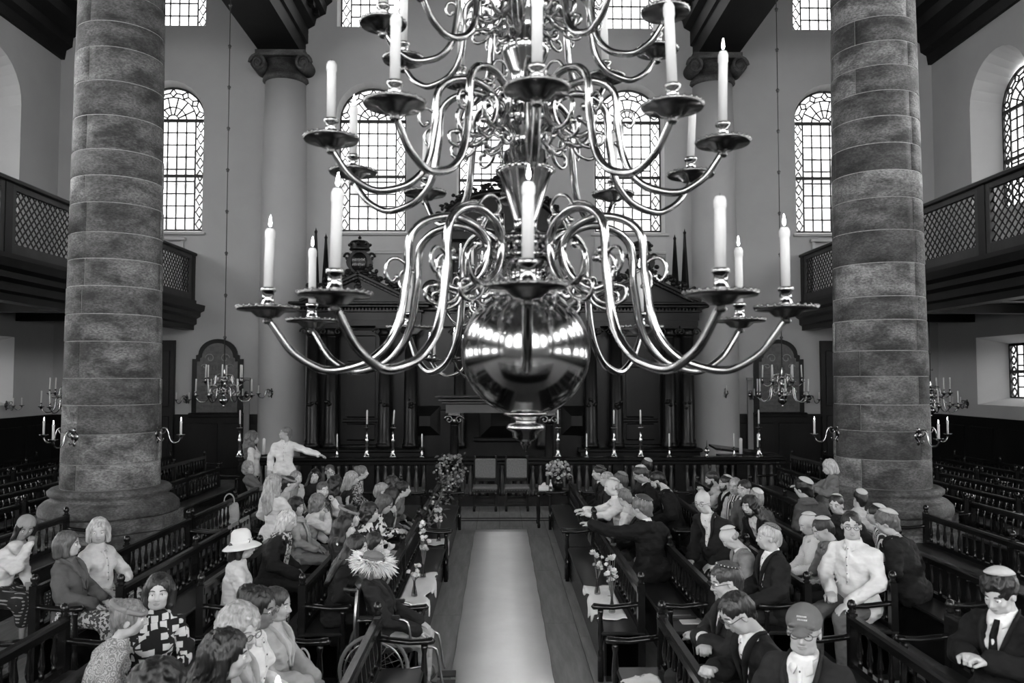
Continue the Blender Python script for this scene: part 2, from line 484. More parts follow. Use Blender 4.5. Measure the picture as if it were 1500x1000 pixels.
# ---- wainscot
for s, nm in ((-1, 'left'), (1, 'right')):
    b = MB().box(min(s*XW, s*(XW-.06)), max(s*XW, s*(XW-.06)), YB, YF, 0, 1.68)
    b.box(min(s*XW, s*(XW-.11)), max(s*XW, s*(XW-.11)), YB, YF, 1.66, 1.74)
    o = struct(b.build('wainscot', M_wood)); o.name = 'baseboard_'+nm
    pmesh = MB().bevbox(-.02, .02, -.5, .5, .3, 1.5, .015).mesh('panel', M_wood)
    for k in range(26):
        y = YF-.75-k*1.2
        if y > 8: inst('panel', pmesh, o, loc=(s*(XW-.07), y, 0))
    xa, xb = sorted((s*(XC+.35), s*XW))
    b = MB().box(xa, xb, YF-.06, YF, 0, 1.68).box(xa, xb, YF-.11, YF, 1.66, 1.74)
    o = struct(b.build('wainscot', M_wood)); o.name = 'baseboard_far_'+nm
    pm3 = MB().bevbox(-.5, .5, -.02, .02, .3, 1.5, .015).mesh('panel', M_wood)
    for k in range(5): inst('panel', pm3, o, loc=(s*(XC+1.05+k*1.15), YF-.07, 0))
# ---- doors of the far wall (ground floor and gallery)
for k, s in enumerate((-1, 1)):
    x0, x1 = sorted((s*8.72, s*10.5))
    d = MB().box(x0, x1, YF-.13, YF-.005, 0, 3.72)
    o = struct(d.build('door_%d' % (k+1), M_gdark))
    for zz in ((.3, 1.7), (1.95, 3.45)):
        for j in (0, 1):
            xx = x0+.12+j*(x1-x0)/2
            MB().bevbox(xx, xx+(x1-x0)/2-.24, YF-.16, YF-.12, zz[0], zz[1], .015).build('panel', M_gdark, o)
    x0, x1 = sorted((s*8.62, s*9.7))
    d = MB().box(x0, x1, YF-.07, YF-.005, 4.6, 6.35)
    o = struct(d.build('door_%d' % (k+3), M_trimw))
    MB().box(x0-.07, x0, YF-.1, YF-.002, 4.6, 6.42).box(x1, x1+.07, YF-.1, YF-.002, 4.6, 6.42).bevbox(x0-.12, x1+.12, YF-.13, YF-.002, 6.42, 6.52, .02).build('door_frame', M_trimw, o)
    MB().bevbox(x0+.13, x1-.13, YF-.09, YF-.06, 4.8, 5.5, .012).build('panel', M_trimw, o)
    MB().bevbox(x0+.13, x1-.13, YF-.09, YF-.06, 5.62, 6.22, .012).build('panel', M_trimw, o)
# ---- galleries
def gallery(s, nm):
    t = thing('gallery', 'dark wooden gallery with diamond lattice parapet along the %s wall' % nm, 'gallery', (0, 0, 0))
    X = lambda a: s*a
    b = MB(); x0, x1 = sorted((X(XG), X(XW-.005)))
    b.box(x0, x1, YB+.01, YF-.005, 4.32, 4.62); b.build('floor_slab', M_gall, t)
    # underside joists
    for k in range(12):
        y = YF-1.6-k*2.7
        MB().box(x0, x1, y-.12, y+.12, 4.12, 4.32).build('joist', M_gdark, t)
    pr = [(0, 4.0), (-.05, 4.0), (-.05, 4.12), (-.12, 4.16), (-.12, 4.30), (-.22, 4.36), (-.22, 4.46), (-.32, 4.52), (-.34, 4.66), (-.10, 4.70), (-.10, 4.80), (.25, 4.80), (.25, 4.0)]
    MB().prism([(X(XG+a), z) for a, z in pr], YB+.01, YF-.005, 'y').build('cornice', M_gdark, t)
    y_posts = [YF-.10-2.70*k for k in range(12)]
    pm = MB().box(-.06, .06, -.10, .10, 4.80, 6.0).mesh('post', M_gdark)
    pm_l = MB().box(-.045, .045, -.055, .055, 4.80, 5.98).mesh('stile', M_gall)
    for y in y_posts:
        inst('post', pm, t, loc=(X(XG), y, 0))
        for e in (-1, 1):
            if YB < y+e*.155 < YF-.2: inst('stile', pm_l, t, loc=(X(XG), y+e*.155, 0))
    MB().bevbox(min(X(XG-.1), X(XG+.12)), max(X(XG-.1), X(XG+.12)), YB+.01, YF-.005, 6.0, 6.09, .02).build('top_rail', M_gdark, t)
    MB().box(X(XG)-.04, X(XG)+.04, YB+.01, YF-.005, 4.80, 4.98).box(X(XG)-.04, X(XG)+.04, YB+.01, YF-.005, 5.90, 6.0).build('panel_rail', M_gall, t)
    # lattice
    L = 2.70-.42; H = .92
    la = MB(); st = .165
    nn = int((L+H)/st)+1
    for sg in (1, -1):
        for k in range(nn+1):
            c = -H+k*st if sg == 1 else k*st
            # line z = sg*(y-c)
            pts = []
            if sg == 1: ya, yb = max(0, c), min(L, c+H)
            else: ya, yb = max(0, c-H), min(L, c)
            if yb-ya < .02: continue
            za = (ya-c) if sg == 1 else (c-ya); zb = (yb-c) if sg == 1 else (c-yb)
            w_ = .009
            vs = []
            for xx in (-.008+.008*sg, .004+.008*sg):
                vs += [(xx, ya-w_, za+w_*sg), (xx, ya+w_, za-w_*sg), (xx, yb+w_, zb-w_*sg), (xx, yb-w_, zb+w_*sg)]
            la.add(vs, [(0,1,2,3),(7,6,5,4),(0,4,5,1),(1,5,6,2),(2,6,7,3),(3,7,4,0)])
    lm = la.mesh('lattice', M_gdark)
    for y in y_posts[:-1]:
        o = inst('lattice', lm, t, loc=(X(XG), y-2.70+.21, 4.98)); o['kind'] = 'stuff'
gallery(-1, 'left'); gallery(1, 'right')
# ---- white half columns of the far wall
for s, nm in ((-1, 'left'), (1, 'right')):
    t = thing('half_column', 'white plastered half column with dark scroll capital, %s of the ark' % nm, 'column', (s*XC, YF-.02, 0))
    MB().lathe([(.78, 0), (.78, .6), (.66, .62), (.70, .72), (.62, .85), (.615, 5), (.58, 9), (.545, 10.72)], 40).build('shaft', M_wall, t)
    c = MB()
    c.lathe([(.545, 10.72), (.62, 10.78), (.60, 10.88), (.56, 10.9), (.56, 11.3)], 32)
    c.box(-.66, .66, -.66, .5, 11.3, 11.45)
    c.build('capital', M_stones[0], t)
    for ex in (-1, 1):
        v = MB(); sp = []
        for k in range(30):
            a = k*.42; r = .24*(1-k/36)
            sp.append((ex*(.60-(1-0)*0)+ex*r*math.cos(a)*.9, -.60, 11.12+r*math.sin(a)))
        v.tube(sp, [.05*(1-k/50) for k in range(30)], 6)
        v.M = Matrix.Translation((ex*.60, -.30, 11.12)) @ Matrix.Rotation(PI/2, 4, 'X')
        v.lathe([(.2, -.3), (.2, .3)], 16)
        v.build('volute', M_stones[0], t)
# ---- great sandstone columns
def zy(y, Y=YC-.6): return HC+(554-y)/F*Y
jl = [-190, -148, -105, -62, -20, 24, 63, 114, 166, 217, 256, 296, 340, 379, 419, 460, 500, 554, 593, 635, 679, 716]
jr = [-200, -160, -120, -80, -35, 8, 46, 83, 122, 161, 202, 243, 284, 333, 382, 432, 467, 513, 551, 593, 632, 674, 717]
def big_column(s, nm, js, joint_px):
    xc = s*XC
    t = thing('stone_column', 'massive sandstone block column on moulded base %s of the nave' % nm, 'column', (xc, YC, 0))
    R = lambda z: .685-.0105*max(z-1, 0)
    zb = zy(js[-1])
    MB().lathe([(R(zb)-.002, zb), (R(6)-.002, 6), (R(zy(js[0]))-.002, zy(js[0]))], 40).build('mortar_core', M_mortar, t)
    rr = random.Random(5 if s < 0 else 9)
    # azimuth of the joint seen at joint_px : angle where x offset matches
    px_c = 732+F*xc/YC
    off = (joint_px-px_c)/F*YC
    a_vis = -PI/2+math.asin(max(-.95, min(.95, off/.68)))-s*-0.0
    for i in range(len(js)-1):
        z1, z0 = zy(js[i]), zy(js[i+1])
        if z1-z0 < .05: continue
        if i % 2 == 0: angs = [a_vis, a_vis+2.2, a_vis+4.2]
        elif rr.random() < .4: angs = [a_vis+.06, a_vis+1.9, a_vis+3.9]
        else: angs = [a_vis+1.75+rr.random()*.3, a_vis+3.6, a_vis+5.0]
        g = .006
        for k in range(len(angs)):
            a0 = angs[k]; a1 = angs[(k+1) % len(angs)]
            if a1 <= a0: a1 += 2*PI
            b = MB(); n = max(6, int((a1-a0)/.17)); vs = []; fs = []
            pr_ = rr.uniform(-.002, .005)
            prof = [(-.02, z0+g), (.0, z0+g), (.006, z0+g+.006), (.006, z1-g-.006), (.0, z1-g), (-.02, z1-g)]
            for q in range(n+1):
                a = a0+g/.68+(a1-a0-2*g/.68)*q/n
                edge = -.004 if q in (0, n) else 0
                for dr, z in prof:
                    r = R(z)+dr+pr_+(edge if dr > 0 else 0)
                    vs.append((r*math.cos(a), r*math.sin(a), z))
            P = len(prof)
            for q in range(n):
                for j in range(P-1): fs.append((q*P+j, (q+1)*P+j, (q+1)*P+j+1, q*P+j+1))
            b.add(vs, fs, 0, False)
            fs2 = [tuple(range(P)), tuple(range(n*P+P-1, n*P-1, -1))]
            b.f += fs2; b.m += [0, 0]; b.s += [False, False]
            for q in range(len(b.s)-2): b.s[q] = True
            b.build('stone_block', M_stones[rr.choice((0, 1, 1, 2, 2, 3)) if rr.random() > .15 else 3], t)
    r0 = R(zb)
    base = [(r0+.27, .70), (r0+.285, .74), (r0+.27, .83), (r0+.20, .90), (r0+.13, .92), (r0+.11, .96), (r0+.16, 1.0), (r0+.165, 1.05), (r0+.12, 1.10), (r0+.07, 1.115), (r0+.06, 1.15), (r0+.01, zb-.02), (r0, zb)]
    if zb < 1.15: base = [(r, min(z, zb)) for r, z in base]
    MB().lathe(base, 48).build('base_moulding', M_stones[1], t)
    for (ap, z0, z1) in ((1.02, 0, .50), (.94, .50, .70)):
        for k in range(8):
            a0 = PI/8+k*PI/4; rr_ = ap/math.cos(PI/8)
            p = [(rr_*math.cos(a0+.004), rr_*math.sin(a0+.004)), (rr_*math.cos(a0+PI/4-.004), rr_*math.sin(a0+PI/4-.004)), (.4*math.cos(a0+PI/4), .4*math.sin(a0+PI/4)), (.4*math.cos(a0), .4*math.sin(a0))]
            MB().prism(p, z0+.003, z1-.002, 'z').build('plinth_block', M_stones[2 if k % 2 else 1], t)
    c = MB().lathe([(.60, zy(js[0])-.05), (.66, zy(js[0])+.08), (.62, zy(js[0])+.2), (.62, 11.3)], 32).box(-.7, .7, -.7, .7, 11.3, 11.46)
    c.build('capital', M_stones[0], t)
    return t
big_column(-1, 'left', jl, 153); big_column(1, 'right', jr, 1319)
# ================================================================ ark, balustrade, plaques, furniture
def fluted(mb, x, y, z0, z1, r):
    mb.lathe([(r*1.25, z0), (r*1.25, z0+.10), (r*1.05, z0+.13), (r*1.15, z0+.18), (r, z0+.24), (r, z0+(z1-z0)*.4), (r*.86, z1-.28), (r*.95, z1-.26)], 16, (x, y, 0))
def ionic(mb, x, y, z1, r):
    mb.box(x-r*1.3, x+r*1.3, y-r*1.2, y+r*1.2, z1-.06, z1)
    for ex in (-1, 1):
        pts = [(x+ex*(r*1.15)+ex*(.10*(1-k/16))*math.cos(k*.6), y-r*1.15, z1-.15+(.10*(1-k/16))*math.sin(k*.6)) for k in range(14)]
        mb.tube(pts, .022, 5)
    mb.lathe([(r*.95, z1-.26), (r*1.1, z1-.2), (r*1.05, z1-.06)], 14, (x, y, 0))
def foliage(mb, x, y, z, r, rnd, n=7):
    for _ in range(n):
        a = rnd.uniform(0, 2*PI); q = rnd.uniform(0, r)
        mb.ball((x+q*math.cos(a), y+rnd.uniform(-.05, .03), z+q*math.sin(a)), (r*rnd.uniform(.25, .5), r*.3, r*rnd.uniform(.2, .45)), 6, 4)
YA = 20.2
def ark():
    t = thing('torah_ark', 'monumental carved dark wooden ark with columns and pediments against the far wall', 'ark', (.03, YA, 0))
    rnd = random.Random(11)
    # body
    b = MB().box(-4.95, 4.95, .35, 1.36, .0, 4.1)
    b.build('body', M_ark, t)
    for s in (-1, 1):
        nm = 'left' if s < 0 else 'right'
        cx = s*3.57
        p = MB().box(min(s*5.0, s*2.0), max(s*5.0, s*2.0), -.18, .4, 0, .85).bevbox(min(s*5.06, s*1.94), max(s*5.06, s*1.94), -.24, .4, .85, .95, .03)
        p.build('pedestal', M_ark, t)
        for xx in (4.75, 4.28, 2.93, 2.28):
            c = MB(); fluted(c, s*xx, .02, .95, 4.02, .17); c.build('column', M_ark, t)
            g = MB(); ionic(g, s*xx, .02, 4.02, .17); g.build('capital', M_ark, t)
            fo = MB(); foliage(fo, s*xx, -.13, 2.05, .13, rnd, 8); fo.build('carved_swag', M_ark, t)
        # panelled door
        d = MB().bevbox(cx-.52, cx+.52, .26, .36, 1.0, 3.95, .02)
        dd = d.build('door', M_ark, t)
        for z0, z1 in ((1.12, 1.55), (1.7, 3.0), (3.12, 3.8)):
            MB().bevbox(cx-.36, cx+.36, .20, .28, z0, z1, .03).build('panel', M_ark, dd)
        MB().bevbox(cx-.46, cx+.46, .16, .3, 1.58, 1.67, .02).build('ledge', M_ark, t)
        # entablature
        e = MB(); xa, xb = sorted((s*4.98, s*2.02))
        e.box(xa, xb, -.2, .5, 4.02, 4.16).box(xa-.02, xb+.02, -.22, .5, 4.16, 4.36)
        for k in range(34):
            q = xa+.02+k*(xb-xa)/34; e.box(q, q+.05, -.30, -.2, 4.40, 4.46)
        e.bevbox(xa-.08, xb+.08, -.30, .5, 4.36, 4.41, .01).bevbox(xa-.22, xb+.22, -.46, .5, 4.46, 4.53, .02).bevbox(xa-.28, xb+.28, -.52, .5, 4.53, 4.60, .02)
        e.build('entablature', M_ark, t)
        # pediment
        w = 1.30
        pd = MB().prism([(cx-w, 4.60), (cx+w, 4.60), (cx, 5.22)], -.25, .3, 'y')
        pd.build('tympanum', M_ark, t)
        for e_ in (-1, 1):
            r = MB(); L = math.hypot(w+.1, .66); a = math.atan2(.62, w)
            r.M = Matrix.Translation((cx+e_*(w+.12), 0, 4.58)) @ Matrix.Rotation(0 if e_ < 0 else PI, 4, 'Z') @ Matrix.Rotation(-a, 4, 'Y')
            y0, y1 = (-.42, .3) if e_ < 0 else (-.3, .42)
            r.bevbox(0, L+.1, y0, y1, 0, .09, .02).bevbox(0, L+.1, y0+.06, y1-.06, -.06, 0, .01)
            for k in range(15): r.box(.1+k*.095, .15+k*.095, y0+.02, y1-.02, -.05, -.005)
            r.build('raking_cornice', M_ark, t)
            fo = MB()
            for k in range(9):
                u = .12+.8*k/8
                foliage(fo, cx+e_*u*w, -.2, 4.72+.62*(1-u)+.14+.05*math.sin(k*2), .16, rnd, 6)
            fo.build('carved_garland', M_ark, t)
        # crowned cartouche
        c = MB()
        c.prism([(cx+.30*math.cos(a)*(1+.10*math.cos(4*a)), 5.62+.34*math.sin(a)) for a in [2*PI*k/24 for k in range(24)]], -.22, -.05, 'y')
        c.ball((cx, -.2, 5.62), (.22, .10, .26), 14, 8)
        for e_ in (-1, 1):
            c.tube([(cx+e_*(.3+.09*math.cos(k*.55)*(1-k/16)), -.16, 5.75+.12*math.sin(k*.55)*(1-k/16)) for k in range(13)], .035, 6)
            c.tube([(cx+e_*(.26+.08*math.cos(k*.55)*(1-k/16)), -.16, 5.38+.1*math.sin(-k*.55)*(1-k/16)) for k in range(13)], .035, 6)
        foliage(c, cx, -.18, 5.27, .3, rnd, 14)
        c.build('cartouche', M_ark, t)
        k_ = MB().lathe([(.24, 5.92), (.27, 5.95), (.24, 5.99), (.27, 6.08), (.22, 6.16), (.10, 6.2), (.04, 6.22), (.05, 6.26), (.0, 6.31)], 14, (cx, -.12, 0))
        for q in range(8): k_.ball((cx+.26*math.cos(q*PI/4), -.12+.26*math.sin(q*PI/4), 6.07), .045, 6, 4)
        k_.build('crown', M_ark, t)
        tx = MB()
        for z_ in (5.64, 5.52):
            x_ = cx-.15
            while x_ < cx+.15:
                w_ = rnd.uniform(.012, .03); h_ = rnd.uniform(.03, .055)
                tx.box(x_, x_+.010, -.315, -.28, z_, z_+h_).box(x_, x_+w_, -.315, -.28, z_+h_, z_+h_+.01); x_ += w_+.012
        tx.build('gilt_lettering', M_letter, t)['kind'] = 'stuff'
        # obelisks
        for xx, top in ((4.78, 6.55), (4.98, 6.38) if False else (4.52, 6.40)):
            ob = MB().bevbox(s*xx-.11, s*xx+.11, .2, .42, 4.60, 4.85, .02)
            ob.lathe([(.115, 4.85), (.03, top-.1)], 4, (s*xx, .31, 0), smooth=False).ball((s*xx, .31, top-.07), .045, 8, 5).lathe([(.02, top-.03), (0, top+.05)], 6, (s*xx, .31, 0))
            ob.build('obelisk', M_ark, t)
        # broken scroll beside centre
        sc = MB().tube([(s*1.72+s*(.22*(1-k/30))*math.cos(k*.4), -.1, 4.95+(.22*(1-k/30))*math.sin(k*.4)) for k in range(26)], [.07*(1-k/40) for k in range(26)], 7)
        sc.tube([(s*1.9, -.1, 4.9), (s*1.6, -.1, 4.7), (s*1.3, -.1, 4.72)], [.06, .09, .07], 7)
        sc.build('scroll', M_ark, t)
        # side panels of the centre bay
        MB().bevbox(min(s*1.25, s*1.95), max(s*1.25, s*1.95), .2, .36, .6, 1.9, .02).build('panel', M_ark, t)
        fp = MB(); cx2 = s*2.02-s*.1
        fp.add([(cx2-.38, .18, 1.25), (cx2+.38, .18, 1.25), (cx2+.38, .18, 2.0), (cx2-.38, .18, 2.0), (cx2-.14, -.02, 1.5), (cx2+.14, -.02, 1.5), (cx2+.14, -.02, 1.75), (cx2-.14, -.02, 1.75)], [(0,1,5,4),(1,2,6,5),(2,3,7,6),(3,0,4,7),(4,5,6,7)])
        fp.build('faceted_panel', M_ark, t)
        c = MB(); fluted(c, s*1.05, .1, .95, 4.0, .15); c.build('column', M_ark, t)
        g = MB(); ionic(g, s*1.05, .1, 4.0, .15); g.build('capital', M_ark, t)
    # centre: entablature, upper storey, arched pediment
    e = MB().box(-2.02, 2.02, .0, .6, 4.02, 4.40).bevbox(-2.02, 2.02, -.18, .6, 4.40, 4.5, .03)
    e.build('entablature', M_ark, t)
    MB().box(-1.35, 1.35, .12, .7, 4.5, 6.45).build('attic', M_ark, t)
    for s in (-1, 1):
        c = MB(); fluted(c, s*1.12, .02, 4.5, 6.2, .12); c.build('column', M_ark, t)
        # tables of the law
        tab = [(s*.36-.30, 4.85), (s*.36+.30, 4.85)]+[(s*.36+.30*math.cos(PI*k/10), 5.75+.30*math.sin(PI*k/10)) for k in range(11)]
        to = MB().prism(tab, .02, .12, 'y').build('tablet', M_black, t)
        tx = MB()
        for r in range(5):
            x_ = s*.36-.24
            while x_ < s*.36+.22:
                w_ = rnd.uniform(.03, .06); z_ = 4.95+r*.2
                tx.box(x_, x_+w_, .005, .02, z_+.09, z_+.108).box(x_+w_-.018, x_+w_, .005, .02, z_, z_+.1)
                if rnd.random() < .6: tx.box(x_, x_+.018, .005, .02, z_, z_+.09)
                x_ += w_+.025
        tx.build('lettering', M_letter, to)['kind'] = 'stuff'
    MB().bevbox(-1.5, 1.5, -.15, .7, 6.2, 6.45, .03).build('cornice', M_ark, t)
    ar = [(-1.5*math.cos(PI*k/20), 6.45+.95*math.sin(PI*k/20)) for k in range(21)]
    MB().prism(ar, .0, .5, 'y').build('arched_pediment', M_ark, t)
    ar2 = MB().tube([(1.52*-math.cos(PI*k/24), -.05, 6.47+.97*math.sin(PI*k/24)) for k in range(25)], .09, 7)
    for k in range(1, 30):
        a = PI*k/30
        foliage(ar2, -1.58*math.cos(a), -.05, 6.5+1.1*math.sin(a), .17, rnd, 4)
    foliage(ar2, 0, -.05, 7.75, .25, rnd, 10)
    ar2.build('carved_crest', M_ark, t)
    fp = MB().add([(-.55, .2, 1.2), (.55, .2, 1.2), (.55, .2, 2.1), (-.55, .2, 2.1), (-.25, -.02, 1.5), (.25, -.02, 1.5), (.25, -.02, 1.8), (-.25, -.02, 1.8)], [(0,1,5,4),(1,2,6,5),(2,3,7,6),(3,0,4,7),(4,5,6,7)])
    fp.build('faceted_panel', M_ark, t)
    # bulging chest front
    for z in (1.15, 2.12): MB().bevbox(-.7, .7, .1, .36, z-.05, z+.05, .02).build('ledge', M_ark, t)
ark()
# ---- balustrade in front of the ark
YBAL = 17.1
M_balu = mat('lighter_balusters', .025, .4, noise=(5, .4))
bal_prof = [(.05, 0), (.05, .05), (.03, .07), (.055, .16), (.06, .26), (.035, .42), (.028, .5), (.04, .53), (.04, .6)]
bm_ = MB().lathe([(r, z) for r, z in bal_prof], 8).mesh('baluster', M_balu)
t = thing('ark_balustrade', 'long dark wooden balustrade crossing in front of the ark', 'balustrade', (0, YBAL, 0))
MB().bevbox(-5.5, 6.1, -.16, .16, .95, 1.03, .02).bevbox(-5.5, 6.1, -.10, .10, .86, .95, .02).build('top_rail', M_wood2, t)
MB().box(-5.5, 6.1, -.12, .12, 0, .22).build('bottom_rail', M_wood2, t)
pm = MB().box(-.11, .11, -.13, .13, .22, .87).mesh('post', M_wood2)
x = -5.4; k = 0
while x < 6.1:
    if k % 8 == 0: inst('post', pm, t, loc=(x, 0, 0))
    else: inst('baluster', bm_, t, loc=(x, 0, .22), scale=(1, 1, 1.07))
    x += .165; k += 1
# portal over the gate
t = thing('ark_portal', 'dark wooden canopy on two columns rising in the middle of the ark balustrade', 'portal', (.05, YBAL+.45, 0))
for s in (-1, 1):
    c = MB(); fluted(c, s*1.04, 0, .35, 1.95, .10); c.box(s*1.04-.16, s*1.04+.16, -.16, .16, 0, .35); c.build('column', M_ark, t)
    g = MB(); ionic(g, s*1.04, 0, 1.95, .10); g.build('capital', M_brassd, t)
MB().box(-1.22, 1.22, -.18, .18, 1.95, 2.14).bevbox(-1.30, 1.30, -.26, .26, 2.14, 2.2, .02).bevbox(-1.38, 1.38, -.34, .34, 2.2, 2.26, .02).bevbox(-1.44, 1.44, -.4, .4, 2.28, 2.33, .02).build('entablature', mat('portal_wood', .03, .4, noise=(4, .3)), t)
# ---- memorial boards
def plaque(s, nm):
    cx = s*7.58
    t = thing('memorial_board', 'arched dark memorial board with faded text on the far wall %s of the ark' % nm, 'memorial board', (cx, YF, 1.74))
    w = .60
    def outline(w, zs, za):
        p = [(-w, 0), (w, 0), (w, zs), (w-.10, zs), (w-.10, zs+.10)]
        r = w-.16
        p += [(r*math.cos(PI*k/14), zs+.12+(za)*math.sin(PI*k/14)) for k in range(15)]
        p += [(-w+.10, zs+.10), (-w+.10, zs), (-w, zs)]
        return p
    MB().prism(outline(.68, 1.48, .42), -.07, -.005, 'y').build('frame', M_wood, t)
    MB().prism([(a*.80, b*.92+.05) for a, b in outline(.68, 1.48, .42)], -.085, -.06, 'y').build('painted_panel', M_plaque, t)
    MB().bevbox(-.74, .74, -.14, -.005, -.08, .04, .02).bevbox(-.70, .70, -.18, -.005, -.02, .02, .01).build('ledge', M_wood, t)
    rnd = random.Random(4)
    tx = MB()
    x_ = -.14
    for k in range(4): tx.box(x_, x_+.022, -.089, -.084, 1.18, 1.30).box(x_, x_+.06, -.089, -.084, 1.18, 1.2); x_ += .085
    for r in range(9):
        x_ = -.42; z_ = 1.05-r*.105
        while x_ < .4:
            w_ = rnd.uniform(.02, .07)
            tx.box(x_, x_+w_, -.089, -.084, z_, z_+.022); x_ += w_+.02
    tx.build('lettering', mat('lettering_dark', .045, .6), t)['kind'] = 'stuff'
    for e in (-1, 1):
        sw = MB()
        sw.tube([(e*(.2+.13*math.cos(k*.45)*(1-k/22)), -.087, 1.5+.13*math.sin(k*.45)*(1-k/22)) for k in range(16)], .012, 5)
        sw.tube([(e*(.33+.1*math.cos(k*.45)*(1-k/22)), -.087, 1.28+.07*math.sin(k*.45)*(1-k/22)) for k in range(16)], .01, 5)
        sw.build('painted_scroll', mat('scroll_paint', .22, .6), t)
plaque(-1, 'left'); plaque(1, 'right')
M_greyboard = mat('grey_board', .15, .7)
for s, nm in ((-1, 'left'), (1, 'right')):
    o = MB().bevbox(-.07, .07, -.05, 0, 0, 1.95, .01).bevbox(-.09, .09, -.06, 0, 1.95, 2.02, .01).build('wall_board', M_greyboard, loc=(s*6.76, YF-.12, .7))
    tag(o, 'narrow upright grey board fixed between memorial board and %s half column' % nm, 'board')
# ---- candlesticks
def candlestick_mesh(h):
    k = h/.70
    pr = [(.085, 0), (.085, .02), (.06, .035), (.065, .06), (.03, .10), (.05, .15), (.028, .20), (.05, .25), (.03, .30), (.052, .35), (.025, .40), (.022, .58), (.03, .60), (.075, .615), (.075, .625), (.02, .635), (.022, .70)]
    return MB().lathe([(r, z*k) for r, z in pr], 14).mesh('stick', M_brass)
def small_stick_mesh():
    pr = [(.05, 0), (.05, .015), (.02, .03), (.03, .08), (.012, .12), (.012, .16), (.055, .17), (.055, .178), (.014, .185), (.016, .21)]
    return MB().lathe(pr, 12).mesh('stick', M_brass)
tall = candlestick_mesh(.70); small = small_stick_mesh()
cnd_t = MB().lathe([(.019, 0), (.017, .28), (.004, .30)], 8).mesh('candle', M_wax)
cnd_s = MB().lathe([(.016, 0), (.014, .27), (.004, .285)], 8).mesh('candle', M_wax)
def stick(px, big, label, base_z=1.03, Y=YBAL, tilt=0):
    X = (px-732)/F*Y
    t = thing('candlestick', label, 'candlestick', (X, Y, base_z), group='candlesticks along the ark balustrade')
    inst('stick', tall if big else small, t)
    inst('candle', cnd_t if big else cnd_s, t, loc=(0, 0, .70 if big else .21), rot=(0, tilt, 0))
    return t
ordn = ['first', 'second', 'third', 'fourth', 'fifth', 'sixth']
for i, px in enumerate((539, 577)): stick(px, True, 'tall turned brass candlestick on the ark balustrade, %s from the left' % ordn[i], tilt=.08*i)
for i, px in enumerate((817, 899, 938)): stick(px, True, 'tall turned brass candlestick on the ark balustrade, %s to the right of the portal' % ordn[i])
for i, px in enumerate((496, 619)): stick(px, False, 'short brass candlestick on the ark balustrade, %s from the left' % ordn[i])
for i, px in enumerate((859, 980)): stick(px, False, 'short brass candlestick on the ark balustrade, %s to the right of the portal' % ordn[i])
stick(355, True, 'tall brass candlestick at the far left end of the balustrade', 1.03)
stick(1112, True, 'tall brass candlestick at the far right end of the balustrade', 1.03)
stick(1110, False, 'short brass candlestick beside the tall one at the right end', 1.03, Y=16.95)
stick(1075, False, 'short brass candlestick at the edge of the sloping lectern', 1.03)
t = thing('brass_urn', 'small round brass urn with spike on the right of the balustrade', 'urn', (4.44, YBAL, 1.03))
MB().lathe([(.045, 0), (.045, .015), (.02, .04), (.06, .10), (.065, .13), (.03, .19), (.012, .21), (.004, .34)], 12).build('body', M_brass, t)
for i, (px, Y) in enumerate(((1085, 17.45), (390, 17.5))):
    X = (px-732)/F*Y; zb = .0
    t = thing('pillar_candle', 'thick white pillar candle on a %s' % ('dark stand behind the right balustrade' if i == 0 else 'dark stand behind the standing couple'), 'candle', (X, Y, 0))
    MB().lathe([(.12, 0), (.12, .04), (.03, .08), (.03, .98), (.08, 1.02), (.08, 1.05)], 12).build('stand', M_wood, t)
    MB().lathe([(.035, 1.05), (.035, 1.38), (.01, 1.40)], 12).build('wax', M_wax, t)
# lectern (sloping top) at right
t = thing('sloping_lectern', 'dark wooden lectern with sloping top behind the right end of the balustrade', 'lectern', (5.55, 18.0, 0))
MB().box(-.6, .6, -.25, .25, 0, .98).build('cabinet', M_wood, t)
MB().add([(-.75, -.32, 1.16), (.75, -.32, .98), (.75, .32, 1.0), (-.75, .32, 1.2), (-.75, -.32, 1.11), (.75, -.32, .93), (.75, .32, .95), (-.75, .32, 1.15)], [(0,1,2,3),(7,6,5,4),(0,4,5,1),(1,5,6,2),(2,6,7,3),(3,7,4,0)]).build('top', M_wood2, t)
# ---- armchairs before the balustrade
def armchair(x, nm):
    t = thing('upholstered_chair', 'dark chair with pale studded upholstery before the balustrade, %s of the pair' % nm, 'chair', (x, 16.55, 0), group='pair of chairs before the ark balustrade')
    lg = MB().lathe([(.028, 0), (.028, .06), (.018, .1), (.03, .2), (.02, .34), (.03, .40)], 8).mesh('leg', M_wood2)
    for ex in (-1, 1):
        inst('leg', lg, t, loc=(ex*.22, -.22, 0))
        MB().box(ex*.22-.022, ex*.22+.022, .18, .225, 0, 1.06).build('back_leg', M_wood2, t)
        MB().ball((ex*.22, .2, 1.08), .03, 8, 5).build('finial', M_wood2, t)
    MB().box(-.22, .22, -.235, -.21, .12, .16).build('stretcher', M_wood2, t)
    MB().box(-.22, .22, .19, .215, .12, .16).build('stretcher', M_wood2, t)
    MB().box(-.24, .24, -.24, .22, .38, .43).build('seat_frame', M_wood2, t)
    b = MB().bevbox(-.25, .25, -.25, .19, .43, .50, .025)
    for k in range(9):
        b.ball((-.22+k*.055, -.255, .425), .011, 5, 4)
    b.build('seat_cushion', M_upho, t)
    b = MB().bevbox(-.21, .21, .15, .2, .62, 1.03, .02)
    for k in range(8): b.ball((-.19+k*.054, .148, 1.0), .011, 5, 4)
    b.build('back_cushion', M_upho, t)
    MB().box(-.21, .21, .18, .21, .56, .62).build('back_rail', M_wood2, t)
armchair((713-734)/F*16.55, 'left'); armchair((757-732)/F*16.55, 'right')
